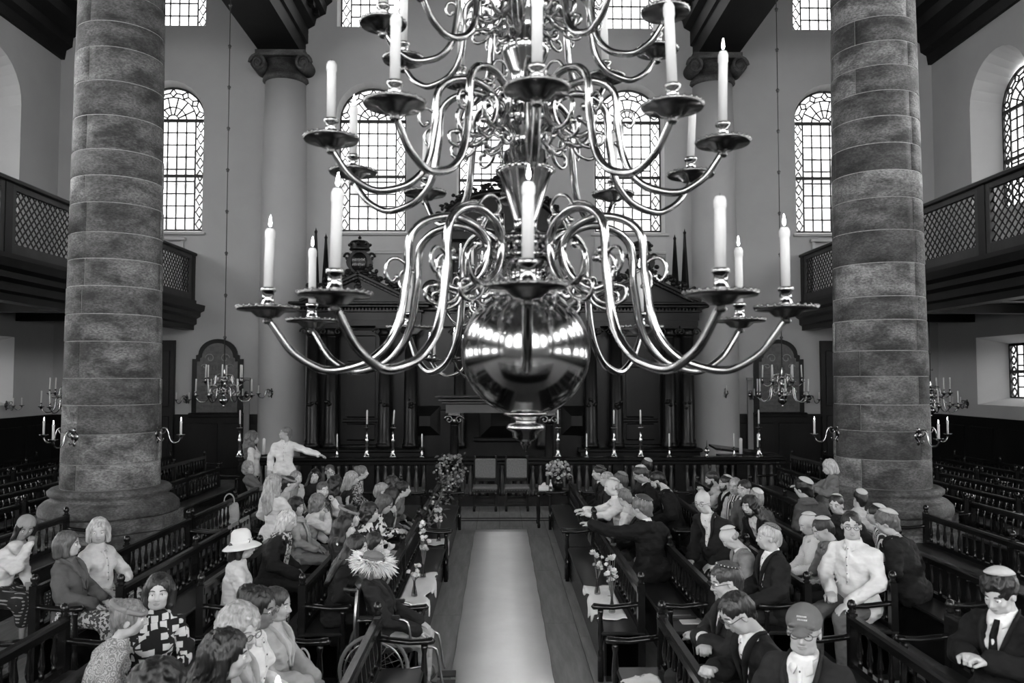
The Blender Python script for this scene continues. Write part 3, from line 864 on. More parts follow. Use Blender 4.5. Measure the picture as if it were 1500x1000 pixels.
# ---- small table with bouquet, box and bottles
t = thing('side_table', 'small dark side table at the end of the aisle, right of the runner', 'table', (1.0, 14.75, 0))
MB().bevbox(-.36, .36, -.28, .28, .62, .66, .01).build('table_top', M_wood2, t)
for ex in (-1, 1):
    for ey in (-1, 1):
        MB().lathe([(.025, 0), (.03, .05), (.018, .1), (.028, .3), (.02, .55), (.03, .62)], 8).build('leg', M_wood2, t, loc=(ex*.29, ey*.22, 0))
    MB().box(ex*.29-.015, ex*.29+.015, -.22, .22, .08, .11).build('stretcher', M_wood2, t)
# ================================================================ benches
ZRAIL = .85; ZSEAT = .44; SD = .36
bprof = [(.020, 0), (.020, .03), (.013, .04), (.024, .09), (.026, .13), (.014, .22), (.012, .26), (.018, .28), (.018, .31)]
BAL_M = MB().lathe(bprof, 8).mesh('baluster', M_wood2)
POST_M = MB().box(-.032, .032, -.032, .032, 0, .86).lathe([(.02, .86), (.034, .87), (.02, .885), (.034, .905), (.036, .925), (.024, .955), (0, .965)], 10).mesh('post', M_wood2)
ARMP_M = MB().lathe([(.028, 0), (.028, .26), (.018, .28), (.03, .36), (.03, .42), (.018, .56), (.026, .60), (.026, .63)], 10).mesh('arm_post', M_wood2)
def arm_mesh():
    m = MB()
    pts = [(0, 0, .68), (.12, 0, .665), (.26, 0, .65), (.36, 0, .655), (.42, 0, .66), (.44, 0, .645)]
    m.tube(pts, [.022, .024, .024, .026, .03, .018], 8, flat=1.5)
    return m.mesh('armrest', M_wood2)
ARM_M = arm_mesh()
BENCH_PARTS = {}
def bench(xb, side, y0, y1, label, fine=True, z=0, row_group='slatted benches facing the aisle'):
    "xb: x of the back rail; side -1 left block (seat towards +x), +1 right block (seat towards -x)"
    L = y1-y0; d = -side     # direction from back to front
    t = thing('bench', label, 'bench', (xb, y0, z), rz=0 if d > 0 else PI, group=row_group)
    if d < 0: t.location = (xb, y1, z)      # rotated by half a turn
    key = (round(L, 2), fine)
    if key not in BENCH_PARTS:
        P = {}
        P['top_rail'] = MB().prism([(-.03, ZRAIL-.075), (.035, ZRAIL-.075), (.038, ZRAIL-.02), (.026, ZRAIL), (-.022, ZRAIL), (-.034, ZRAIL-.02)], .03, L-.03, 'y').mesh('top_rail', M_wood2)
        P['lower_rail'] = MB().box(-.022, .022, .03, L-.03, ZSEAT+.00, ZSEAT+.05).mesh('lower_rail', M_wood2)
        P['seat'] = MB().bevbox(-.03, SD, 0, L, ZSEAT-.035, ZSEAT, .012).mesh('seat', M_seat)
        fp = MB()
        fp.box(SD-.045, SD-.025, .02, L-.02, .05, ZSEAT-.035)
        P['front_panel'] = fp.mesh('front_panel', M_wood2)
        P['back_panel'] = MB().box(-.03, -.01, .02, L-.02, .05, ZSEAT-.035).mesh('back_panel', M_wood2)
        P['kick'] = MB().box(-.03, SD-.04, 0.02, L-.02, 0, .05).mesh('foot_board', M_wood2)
        if not fine:
            g = MB(); n = int(L/.16)
            for k in range(1, n):
                g.lathe([(.02, ZSEAT+.05), (.024, ZSEAT+.14), (.013, ZSEAT+.24), (.018, ZRAIL-.075)], 5, (0, L*k/n, 0))
            P['balusters'] = g.mesh('balusters', M_wood2)
        BENCH_PARTS[key] = P
    P = BENCH_PARTS[key]
    for k in ('top_rail', 'lower_rail', 'seat', 'front_panel', 'back_panel', 'kick'):
        inst(P[k].name.split('.')[0], P[k], t)
    n = int(L/.16)
    posts = [.035, L/2, L-.035]
    for y in posts: inst('post', POST_M, t, loc=(0, y, 0))
    if fine:
        sc = (ZRAIL-.075-ZSEAT-.05)/.31
        for k in range(1, n):
            y = L*k/n
            if min(abs(y-p) for p in posts) < .05: continue
            inst('baluster', BAL_M, t, loc=(0, y, ZSEAT+.05), scale=(1, 1, sc))
    else:
        inst('balusters', P['balusters'], t)['kind'] = 'stuff'
    for y in (.035, L-.035):
        inst('armrest', ARM_M, t, loc=(0, y, 0)); inst('arm_post', ARMP_M, t, loc=(SD+.005, y, 0))
    return t
ROWS = {-1: [1.08, 1.76, 2.66, 3.37, 4.13, 5.86], 1: [1.27, 1.90, 2.77, 3.55, 4.50, 5.86]}
SEGS = [(2.9, 6.35), (7.2, 10.78), (10.82, 14.4)]
rown = ['first', 'second', 'third', 'fourth', 'fifth', 'sixth']
segn = ['nearest section', 'middle section', 'far section towards the ark']
for s in (-1, 1):
    for i, xr in enumerate(ROWS[s]):
        for j, (a, b) in enumerate(SEGS):
            if i == 5 and j == 2: a, b = 13.4, 16.85
            if i == 5 and j == 1: b = 11.0
            if i == 4 and j == 0 and False: continue
            xx = s*xr
            if s == -1 and i == 0 and j == 0: xx = -.95
            # wheelchair takes the place just beyond the near left bench end
            bench(xx, s, a, b, 'dark balustered bench, %s row %s of the aisle, %s' % (rown[i], 'left' if s < 0 else 'right', segn[j]),
                  row_group='benches %s of the aisle' % ('left' if s < 0 else 'right'))
    for i, xr in enumerate((7.1, 7.9, 8.7, 9.5, 10.3, 11.1)):
        for j, (a, b) in enumerate(((8.4, 12.0), (12.1, 15.7), (15.8, 19.4))):
            if xr*F/b > 800: continue
            bench(s*xr, s, a, b, 'dark bench in the %s side aisle, %s row from the column, %s' % ('left' if s < 0 else 'right', rown[i], ('near part', 'middle part', 'farthest part')[j]),
                  fine=False, row_group='benches of the %s side aisle' % ('left' if s < 0 else 'right'))
# cross benches by the far left, between column and balustrade
# ================================================================ chandeliers and sconces
ARM_P = [(.345,.575),(.40,.545),(.41,.50),(.385,.435),(.303,.408),(.21,.476),(.172,.59),(.20,.66),(.25,.70),(.32,.725),(.395,.722),(.47,.695),(.522,.64),(.537,.56),(.538,.48),(.552,.383),(.570,.274),(.61,.176),(.684,.099),(.772,.061),(.86,.045),(.927,.061),(1.016,.119),(1.075,.197),(1.10,.235),(1.116,.252)]
def pan_mesh(r, n=40, bead=True):
    m = MB()
    m.lathe([(.012, -.045), (.022, -.035), (.014, -.022), (r*.35, -.016), (r*.55, .006), (r*.95, .010), (r, .020), (r*.97, .026), (r*.9, .016), (r*.5, .013), (r*.3, .0), (.02, .0)], n)
    if bead:
        nb = 26
        for k in range(nb):
            a = 2*PI*k/nb; m.ball((r*.965*math.cos(a), r*.965*math.sin(a), .024), r*.055, 5, 4)
    return m
def socket_mesh(s=1.):
    return MB().lathe([(.036*s, 0), (.036*s, .008), (.022*s, .014), (.017*s, .022), (.030*s, .030), (.031*s, .038), (.025*s, .046), (.0235*s, .084), (.031*s, .090), (.032*s, .100), (.026*s, .106)], 14)
def flame_mesh(s=1.):
    return MB().lathe([(0, 0), (.0045*s, .006*s), (.0062*s, .014*s), (.0050*s, .024*s), (.0022*s, .038*s), (0, .050*s)], 8).mesh('flame', M_flame)
FLAME = flame_mesh()
def candle_mesh(r, h, drip=True):
    m = MB().lathe([(r, 0), (r, h*.8), (r*1.0, h*.84), (r*1.14 if drip else r, h*.86), (r*1.12 if drip else r, h*.95), (r*.8, h), (0, h*.995)], 14)
    m.lathe([(.0015, h), (.0012, h+.012)], 5, m=1)
    return m.mesh('candle', [M_wax, M_black])
BIG = {}
def arm_geo(sc, thick=1., ornament=True, n=9):
    m = MB()
    pts = smooth_path([(r*sc, 0, (z-.28)*sc) for r, z in ARM_P], 4)
    L = len(pts)
    rad = [(.010+.009*min(1, k/(L*.25)))*thick*(1 if k < L*.75 else 1-.25*(k/L-.75)*4) for k in range(L)]
    m.tube(pts, rad, n)
    m.ball((.345*sc, 0, .295*sc), .02*thick, 8, 6)
    # tongue to the shaft, leaf scrolls
    m.tube(smooth_path([(.172*sc, 0, .31*sc), (.13*sc, 0, .29*sc), (.08*sc, 0, .30*sc)], 3), .014*thick, 6)
    if ornament:
        cur = [(.538,.50),(.58,.53),(.62,.52),(.635,.47),(.61,.43),(.585,.45)]
        m.tube(smooth_path([(r*sc, 0, (z-.28)*sc) for r, z in cur], 3), [.008*thick]*16, 6); m.ball((.585*sc, 0, .17*sc), .012*thick, 6, 5)
        cur = [(.303,.408),(.33,.36),(.40,.335),(.455,.36),(.455,.41),(.415,.42)]
        m.tube(smooth_path([(r*sc, 0, (z-.28)*sc) for r, z in cur], 3), .010*thick, 6); m.ball((.415*sc, 0, .14*sc), .016*thick, 6, 5)
        cur = [(.21,.476),(.15,.43),(.15,.37),(.21,.34),(.245,.375)]
        m.tube(smooth_path([(r*sc, 0, (z-.28)*sc) for r, z in cur], 3), .009*thick, 6); m.ball((.245*sc, 0, .095*sc), .015*thick, 6, 5)
        cur = [(.35,.725),(.30,.785),(.23,.80),(.19,.76),(.215,.72)]
        m.tube(smooth_path([(r*sc, 0, (z-.28)*sc) for r, z in cur], 3), .008*thick, 6); m.ball((.215*sc, 0, .44*sc), .014*thick, 6, 5)
    return m.mesh('arm', M_brass)
def big_chandelier(loc, label, ceil=17.6):
    t = thing('chandelier', label, 'chandelier', loc, group='great brass chandeliers of the nave')
    if not BIG:
        BIG['ball'] = MB().lathe([(.292*math.cos(-PI/2+PI*k/40), .12+.292*math.sin(-PI/2+PI*k/40)) for k in range(41)], 64).mesh('globe', M_brass)
        BIG['fin'] = MB().lathe([(.10, -.150), (.10, -.163), (.06, -.178), (.045, -.19), (.05, -.20), (.075, -.206), (.088, -.216), (.084, -.228), (.062, -.240), (.058, -.262), (.035, -.280), (.024, -.284), (.024, -.298), (.018, -.304), (.008, -.325), (0, -.33)][::-1], 28).mesh('finial', M_brass)
        sh = [(.085, .40), (.10, .415), (.085, .43), (.07, .46), (.075, .50), (.11, .52), (.14, .54), (.14, .56), (.10, .58), (.09, .60), (.13, .615), (.13, .64), (.07, .66), (.05, .68), (.055, .72), (.085, .82), (.115, .92), (.13, .935), (.13, .96), (.105, .97), (.10, 1.03), (.075, 1.05), (.07, 1.10), (.105, 1.14), (.11, 1.20), (.095, 1.22), (.10, 1.26), (.125, 1.28), (.115, 1.30), (.075, 1.31), (.06, 1.34), (.07, 1.40), (.105, 1.48), (.11, 1.50), (.11, 1.53), (.08, 1.56), (.075, 1.62), (.10, 1.66), (.10, 1.74), (.08, 1.78), (.05, 1.82), (.045, 1.95), (.085, 2.05), (.09, 2.12), (.05, 2.2), (.03, 2.3), (.025, 2.5)]
        BIG['shaft'] = MB().lathe(sh, 32, flute=0.0).mesh('shaft', M_brass)
        bd = MB()
        for z, r, nb in ((.628, .128, 24), (.948, .128, 26), (1.29, .118, 24), (1.17, .108, 20), (.55, .138, 26), (1.515, .108, 20)):
            for k in range(nb): bd.ball((r*math.cos(2*PI*k/nb), r*math.sin(2*PI*k/nb), z), .011, 6, 4)
        for z0, z1, r in ((1.13, 1.22, .107), (.58, .62, .12), (1.66, 1.74, .10)):
            for k in range(10):
                a = 2*PI*k/10
                bd.lathe([(.012, z0), (.02, (z0+z1)/2), (.012, z1)], 6, (r*math.cos(a), r*math.sin(a), 0))
        BIG['bead'] = bd.mesh('beading', M_brass)
        BIG['arm'] = [arm_geo(1.0), arm_geo(.783, .92), arm_geo(.58, .85)]
        BIG['pan'] = [pan_mesh(.128).mesh('drip_pan', M_brassd), pan_mesh(.117).mesh('drip_pan', M_brassd), pan_mesh(.105).mesh('drip_pan', M_brassd)]
        BIG['sock'] = socket_mesh().mesh('socket', M_brass)
        BIG['cand'] = [candle_mesh(.019, h) for h in (.25, .28, .31)]
        rod = MB().lathe([(.012, 2.45), (.012, ceil-loc[2])], 8)
        for k in range(16): rod.ball((0, 0, 2.8+k*.8), .035, 10, 6)
        BIG['rod'] = rod.mesh('hanging_rod', M_iron)
    for k, m in (('globe', 'ball'), ('finial', 'fin'), ('shaft', 'shaft'), ('beading', 'bead'), ('hanging_rod', 'rod')):
        o = inst(k, BIG[m], t)
        if k == 'beading': o['kind'] = 'stuff'
    rnd = random.Random(21)
    for tier, (R, pz, rot) in enumerate(((1.116, .268, -1.5), (.873, .986, .8), (.648, 1.548, -6.))):
        for k in range(10):
            a = -PI/2+math.radians(rot+36*k)
            arm = inst('arm', BIG['arm'][tier], t, loc=(0, 0, pz), rot=(0, 0, a))
            inst('drip_pan', BIG['pan'][tier], arm, loc=(R, 0, 0))
            inst('socket', BIG['sock'], arm, loc=(R, 0, 0))
            ci = rnd.randrange(3); h = (.25, .28, .31)[ci]
            tx, ty = rnd.gauss(0, .022), rnd.gauss(0, .022)
            c = inst('candle', BIG['cand'][ci], t, loc=(R*math.cos(a), R*math.sin(a), pz+.10), rot=(tx, ty, 0))
            if rnd.random() < .85: inst('flame', FLAME, c, loc=(0, 0, h+.009))
    return t
big_chandelier((.117, 3.6, HC), 'huge brass chandelier with globe and three tiers of candles hanging in the foreground')
big_chandelier((.04, 12.0, HC), 'great brass chandelier hanging in mid nave behind the foreground globe, before the ark')
SM = {}
def small_chandelier(loc, label, ceil=13.5):
    t = thing('small_chandelier', label, 'chandelier', loc, group='small brass chandeliers of the side bays')
    if not SM:
        SM['body'] = MB().lathe([(0, -.13), (.02, -.12), (.028, -.10), (.012, -.085), (.03, -.075), (.085, -.03), (.10, .02), (.09, .06), (.03, .10), (.025, .14), (.05, .18), (.05, .21), (.025, .24), (.045, .32), (.06, .37), (.03, .42), (.025, .46), (.05, .49), (.05, .52), (.02, .56), (.03, .62), (.012, .68), (.012, .74)], 20).mesh('shaft', M_brass)
        SM['arm'] = [arm_geo(.50, .62, True, 6), arm_geo(.36, .6, True, 6)]
        SM['pan'] = pan_mesh(.065, 18, False).mesh('drip_pan', M_brassd)
        SM['sock'] = socket_mesh(.7).mesh('socket', M_brass)
        SM['cand'] = candle_mesh(.015, .30, False)
    m = MB().lathe([(.010, .72), (.010, ceil-loc[2])], 6)
    z = 1.35
    while z < ceil-loc[2]-.3:
        m.lathe([(.012, z-.05), (.03, z-.04), (.02, z-.02), (.042, z), (.02, z+.03), (.012, z+.04)], 10); z += .90
    m.tube([(.01, 0, .95), (.05, 0, .93), (.06, 0, .97)], .008, 5)
    inst('shaft', SM['body'], t); m.build('hanging_rod', M_iron, t)
    rnd = random.Random(int(loc[0]*10))
    for tier, (R, pz, off) in enumerate(((.558, .10, .3), (.40, .40, .75))):
        for k in range(6):
            a = off+k*PI/3
            arm = inst('arm', SM['arm'][tier], t, loc=(0, 0, pz), rot=(0, 0, a))
            inst('drip_pan', SM['pan'], arm, loc=(R, 0, 0)); inst('socket', SM['sock'], arm, loc=(R, 0, 0))
            inst('candle', SM['cand'], t, loc=(R*math.cos(a), R*math.sin(a), pz+.07), rot=(rnd.gauss(0, .03), rnd.gauss(0, .03), 0))
small_chandelier((at(328, 580, 17.0).x, 17.0, 2.22), 'small brass chandelier hanging before the left memorial board')
small_chandelier((at(1146, 580, 17.0).x, 17.0, 2.22), 'small brass chandelier hanging before the right memorial board')
small_chandelier((at(101, 605, 18.2).x, 18.2, 1.95), 'small brass chandelier under the left gallery, half hidden by the stone column', 4.31)
small_chandelier((at(1364, 605, 18.2).x, 18.2, 1.95), 'small brass chandelier under the right gallery, half hidden by the stone column', 4.31)
# ---- sconces
SCN = {}
def sconce(loc, az, label, sc=1., mt=None, lit=True, two=False):
    t = thing('wall_sconce', label, 'sconce', loc, rz=az, group='brass candle sconces')
    if not SCN:
        m = MB(); pts = [(0, 0, 0), (.03, 0, .05), (.08, 0, .09), (.14, 0, .08), (.17, 0, .02), (.19, 0, -.06), (.23, 0, -.12), (.29, 0, -.13), (.34, 0, -.10), (.36, 0, -.05)]
        m.tube(smooth_path(pts, 3), [.013]*28, 7)
        m.tube(smooth_path([(.14, 0, .08), (.12, 0, .02), (.07, 0, .0), (.05, 0, .04), (.08, 0, .055)], 3), .009, 6)
        m.tube(smooth_path([(.0, 0, -.02), (.04, 0, -.09), (.09, 0, -.10), (.10, 0, -.06)], 3), .009, 6)
        SCN['arm'] = m.mesh('arm', M_brass)
        pl = MB(); pl.M = Matrix.Rotation(PI/2, 4, 'Y')
        pl.lathe([(.075, -.005), (.07, .012), (.03, .022), (.0, .03)], 14)
        pl.M = None
        pl.ball((.01, 0, .09), (.015, .035, .035), 8, 5).ball((.01, 0, -.10), (.015, .03, .04), 8, 5)
        SCN['plate'] = pl.mesh('wall_plate', M_brassd)
        SCN['pan'] = pan_mesh(.065, 18, False).mesh('drip_pan', M_brass)
        SCN['cand'] = candle_mesh(.016, .22, True)
    inst('wall_plate', SCN['plate'], t, scale=(sc, sc, sc))
    for az2 in ((-.55, .55) if two else (0,)):
        arm = inst('arm', SCN['arm'], t, rot=(0, 0, az2), scale=(sc, sc, sc))
        inst('drip_pan', SCN['pan'], arm, loc=(.36, 0, -.03))
        c = inst('candle', SCN['cand'], t, loc=(.36*sc*math.cos(az2), .36*sc*math.sin(az2), -.02*sc), scale=(sc, sc, sc))
        if lit: inst('flame', FLAME, c, loc=(0, 0, .226))
    return t
for s, nm in ((-1, 'left'), (1, 'right')):
    for az, wh in ((PI, 'left flank'), (-PI/2-.35 if s < 0 else -PI/2+.35, 'front'), (0, 'right flank')):
        r = .67
        z = 1.86
        sconce((s*XC+r*math.cos(az), YC+r*math.sin(az), z), az, 'brass candle sconce on the %s of the %s stone column' % (wh, nm))
    sconce((s*(XC+.10), YF-.62, 2.32), -PI/2-.9*(1 if s < 0 else .25), 'small brass sconce on the %s white half column' % nm, 1.0, lit=False)
    sconce((s*(XC+2.55), YF-.005, 2.15), -PI/2, 'small brass sconce on the far wall beyond the %s memorial board' % nm, .9, lit=False, two=True)
    sconce((s*(XW-.005), 19.6 if s < 0 else 20.3, 2.05), PI if s > 0 else 0, 'small brass sconce on the %s side wall under the gallery' % nm, .9, lit=False, two=True)
    sconce((s*6.76, YF-.18, 2.25), -PI/2, 'small brass sconce on the grey board %s of the ark' % nm, .9, lit=False)
# ================================================================ people
f32 = np.float32
def prim_c(a, b, ra, rb, k=.03): return ('c', np.array(a, f32), np.array(b, f32), ra, rb, k)
def prim_e(c, r, k=.03, R=None): return ('e', np.array(c, f32), np.array(r, f32), R, 0, k)
def cut_e(c, r, k=.01): return ('s', np.array(c, f32), np.array(r, f32), None, 0, k)
def field(prims, h, infl=0., post=None, pad=.03):
    lo = np.full(3, 9e9); hi = -lo
    for p in prims:
        if p[0] == 'c':
            m = max(p[3], p[4]); lo = np.minimum(lo, np.minimum(p[1], p[2])-m); hi = np.maximum(hi, np.maximum(p[1], p[2])+m)
        elif p[0] == 'e': lo = np.minimum(lo, p[1]-p[2].max()); hi = np.maximum(hi, p[1]+p[2].max())
    lo -= pad+infl; hi += pad+infl
    n = np.ceil((hi-lo)/h).astype(int)+2
    ax = [(lo[i]+h*np.arange(n[i])).astype(f32) for i in range(3)]
    Fv = np.full(n, .2, f32)
    for p in prims:
        if p[0] == 'c':
            m = max(p[3], p[4]); l = np.minimum(p[1], p[2])-m; u = np.maximum(p[1], p[2])+m
        else: l = p[1]-p[2].max(); u = p[1]+p[2].max()
        mg = .07+infl
        i0 = np.clip(((l-mg-lo)/h).astype(int), 0, n-1); i1 = np.clip(((u+mg-lo)/h).astype(int)+2, 1, n)
        sl = tuple(slice(i0[j], i1[j]) for j in range(3))
        X = ax[0][sl[0]][:, None, None]; Y = ax[1][sl[1]][None, :, None]; Z = ax[2][sl[2]][None, None, :]
        if p[0] == 'c':
            a, b = p[1], p[2]; d = b-a; L2 = float(d@d)+1e-9
            t = np.clip(((X-a[0])*d[0]+(Y-a[1])*d[1]+(Z-a[2])*d[2])/L2, 0, 1)
            D_ = np.sqrt((X-a[0]-t*d[0])**2+(Y-a[1]-t*d[1])**2+(Z-a[2]-t*d[2])**2)-(p[3]+(p[4]-p[3])*t)-infl
        else:
            r = p[2]+(infl if p[0] == 'e' else 0); x, y, z = X-p[1][0], Y-p[1][1], Z-p[1][2]
            k0 = np.sqrt((x/r[0])**2+(y/r[1])**2+(z/r[2])**2); k1 = np.sqrt((x/r[0]**2)**2+(y/r[1]**2)**2+(z/r[2]**2)**2)+1e-6
            D_ = k0*(k0-1)/k1
        G = Fv[sl]; k = p[5]
        if p[0] == 's':
            hh = np.clip(.5-.5*(G+D_)/k, 0, 1); Fv[sl] = G*(1-hh)+(-D_)*hh+k*hh*(1-hh)
        else:
            hh = np.clip(.5+.5*(G-D_)/k, 0, 1); Fv[sl] = G*(1-hh)+D_*hh-k*hh*(1-hh)
    if post is not None: Fv = post(Fv, ax[0][:, None, None], ax[1][None, :, None], ax[2][None, None, :])
    return Fv, lo, h
def nets(Fv, lo, h):
    "naive surface nets"
    S = Fv < 0; nx, ny, nz = Fv.shape
    c = np.zeros((nx-1, ny-1, nz-1), np.int8)
    for i in (0, 1):
        for j in (0, 1):
            for k in (0, 1): c += S[i:nx-1+i, j:ny-1+j, k:nz-1+k]
    act = (c > 0) & (c < 8); idx = np.argwhere(act)
    if len(idx) == 0: return np.zeros((0, 3)), np.zeros((0, 4), int)
    num = np.full(act.shape, -1, np.int64); num[act] = np.arange(len(idx))
    acc = np.zeros((len(idx), 3)); cnt = np.zeros(len(idx))
    I, J, K = idx.T
    for ax in range(3):
        o = [q for q in range(3) if q != ax]
        for u in (0, 1):
            for v in (0, 1):
                a = [I, J, K]; a = [q.copy() for q in a]; a[o[0]] += u; a[o[1]] += v
                b = [q.copy() for q in a]; b[ax] += 1
                fa = Fv[a[0], a[1], a[2]]; fb = Fv[b[0], b[1], b[2]]
                m = (fa < 0) != (fb < 0)
                t = np.where(m, fa/np.where(m, fa-fb, 1), 0)
                P = np.zeros((len(idx), 3)); P[:, o[0]] = u; P[:, o[1]] = v; P[:, ax] = t
                acc += P*m[:, None]; cnt += m
    V = (idx+acc/np.maximum(cnt, 1)[:, None])*h+lo
    faces = []
    for ax in range(3):
        o = [q for q in range(3) if q != ax]
        sl0 = [slice(None)]*3; sl1 = [slice(None)]*3
        sl0[ax] = slice(0, -1); sl1[ax] = slice(1, None)
        E = S[tuple(sl0)] != S[tuple(sl1)]
        e = np.argwhere(E)
        ok = (e[:, o[0]] > 0) & (e[:, o[1]] > 0) & (e[:, o[0]] < act.shape[o[0]]) & (e[:, o[1]] < act.shape[o[1]]) & (e[:, ax] < act.shape[ax])
        e = e[ok]
        def g(du, dv):
            q = e.copy(); q[:, o[0]] -= du; q[:, o[1]] -= dv
            return num[q[:, 0], q[:, 1], q[:, 2]]
        Q = np.stack([g(1, 1), g(0, 1), g(0, 0), g(1, 0)], 1)
        ins = S[e[:, 0], e[:, 1], e[:, 2]]
        flip = ins if ax != 1 else ~ins
        Q[~flip] = Q[~flip][:, ::-1]
        faces.append(Q)
    Fc = np.concatenate(faces); Fc = Fc[(Fc >= 0).all(1)]
    return V, Fc
def sdf_mesh(prims, h, infl=0., post=None):
    return nets(*field(prims, h, infl, post))
def relax(V, Fc, n=1):
    for _ in range(n):
        A = np.zeros_like(V); C_ = np.zeros(len(V))
        for i in range(4):
            a = Fc[:, i]; b = Fc[:, (i+1) % 4]
            np.add.at(A, a, V[b]); np.add.at(A, b, V[a]); np.add.at(C_, a, 1); np.add.at(C_, b, 1)
        V = V*.5+.5*A/np.maximum(C_, 1)[:, None]
    return V
class Acc:
    "accumulates numpy meshes with material slots"
    def __init__(s): s.V = []; s.F = []; s.M = []; s.n = 0
    def add(s, V, Fc, m=0):
        s.V.append(np.asarray(V, float)); s.F += [tuple(int(i)+s.n for i in f) for f in Fc]; s.M += [m]*len(Fc); s.n += len(V)
    def addmb(s, mb, m=0, xf=None):
        V = np.array(mb.v)
        if xf is not None: V = xf(V)
        s.add(V, mb.f, m)
    def build(s, name, mats, parent, deform=None):
        V = np.concatenate(s.V)
        if deform is not None: V = deform(V)
        me = bpy.data.meshes.new(name); me.from_pydata(V.tolist(), [], s.F)
        for q in mats: me.materials.append(q)
        me.polygons.foreach_set('material_index', s.M); me.polygons.foreach_set('use_smooth', [True]*len(s.F)); me.update()
        return inst(name, me, parent)
# ---- templates: head, hand (right hand, wrist at origin, fingers along +y, palm -z, thumb on -x side)
HEADS = {}; HANDS = {}
CR_C = (0, -.005, .135); CR_R = (.074, .096, .086)
def head_template(fine, kind):
    key = (fine, kind)
    if key in HEADS: return HEADS[key]
    w = 1.0 if kind == 'm' else .94
    j = .033 if kind == 'm' else .026
    P = [prim_e(CR_C, CR_R, .02), prim_e((0, .028, .085), (.058*w, .064, .082), .025),
         prim_c((-j, .032, .028), (j, .032, .028), .030, .030, .025), prim_c((0, .060, .018), (0, .064, .020), .020, .020, .02),
         prim_c((-.03, .072, .117), (.03, .072, .117), .011, .011, .012),
         prim_e((-.036, .062, .072), (.020, .020, .020), .02), prim_e((.036, .062, .072), (.020, .020, .020), .02),
         cut_e((-.031, .100, .101), (.018, .018, .013), .012), cut_e((.031, .100, .101), (.018, .018, .013), .012),
         prim_c((0, .086, .110), (0, .106, .072), .008, .0125, .010), prim_e((-.010, .094, .066), (.009, .010, .008), .008), prim_e((.010, .094, .066), (.009, .010, .008), .008),
         prim_e((0, .086, .043), (.022, .010, .013), .01),
         prim_e((-.076, -.004, .092), (.010, .020, .031), .008), prim_e((.076, -.004, .092), (.010, .020, .031), .008),
         cut_e((-.086, .002, .094), (.006, .010, .018), .006), cut_e((.086, .002, .094), (.006, .010, .018), .006),
         prim_c((0, -.018, .04), (0, -.025, -.075), .053 if kind == 'm' else .045, .058 if kind == 'm' else .05, .02)]
    a = Acc()
    V, Fc = sdf_mesh(P, .0062 if fine else .0105); V = relax(V, Fc, 1)
    a.add(V, Fc, 0)
    for e in (-1, 1):
        a.addmb(MB().ball((e*.031, .0765, .1005), .0135, 10, 8), 1)
        a.addmb(MB().ball((e*.031, .0855, .1005), (.0058, .0055, .0060), 8, 6), 2)
        lid = MB().tube(smooth_path([(e*.046, .0815, .101), (e*.038, .0905, .1085), (e*.028, .0920, .1085), (e*.017, .0865, .101)], 2), .0024, 5); a.addmb(lid, 0)
        br = MB().tube(smooth_path([(e*.052, .074, .121), (e*.040, .0865, .1275), (e*.026, .0905, .1260), (e*.014, .0905, .1225)], 2), [.0025, .0030, .0034, .0036, .0036, .0036, .0030], 5); a.addmb(br, 4)
    lp = MB().tube(smooth_path([(-.022, .0885, .0425), (-.010, .0955, .0465), (0, .0965, .0455), (.010, .0955, .0465), (.022, .0885, .0425)], 2), [.0015, .003, .0042, .0046, .0044, .0046, .0042, .003, .0015], 6); a.addmb(lp, 3)
    lp = MB().tube(smooth_path([(-.020, .0880, .0405), (0, .0955, .0365), (.020, .0880, .0405)], 3), [.0015, .0035, .005, .0055, .005, .0035, .0015], 6); a.addmb(lp, 3)
    HEADS[key] = a
    return a
def hand_template(fine, pose):
    key = (fine, pose)
    if key in HANDS: return HANDS[key]
    P = [prim_c((0, -.05, 0), (0, .01, 0), .025, .024, .02), prim_e((0, .05, 0), (.040, .050, .015), .02), prim_c((-.028, .06, -.002), (.028, .06, -.002), .014, .013, .015)]
    curl = {'relaxed': .35, 'fist': 1.25, 'point': .25, 'flat': .12}[pose]
    for i, (x, L) in enumerate(((-.030, .072), (-.010, .080), (.011, .074), (.030, .058))):
        c = curl*(1+.12*i)
        if pose == 'point' and i > 0: c = 1.2
        p = np.array((x, .092-abs(x)*.25, 0.)); ang = 0; fx = (x)*.25
        for q, (fr, ra, rb) in enumerate(((.46, .0098, .0090), (.30, .0090, .0082), (.24, .0082, .0070))):
            ang += c*(.6 if q == 0 else 1.0)
            d = np.array((fx, math.cos(ang), -math.sin(ang))); e = p+d*L*fr
            P.append(prim_c(p, e, ra, rb, .006)); p = e
    P.append(prim_c((-.026, .02, -.006), (-.052, .055, -.014), .015, .012, .012)); P.append(prim_c((-.052, .055, -.014), (-.054, .088, -.020-.015*curl), .0115, .0088, .006))
    V, Fc = sdf_mesh(P, .0052 if fine else .0085)
    HANDS[key] = (V, Fc)
    return HANDS[key]
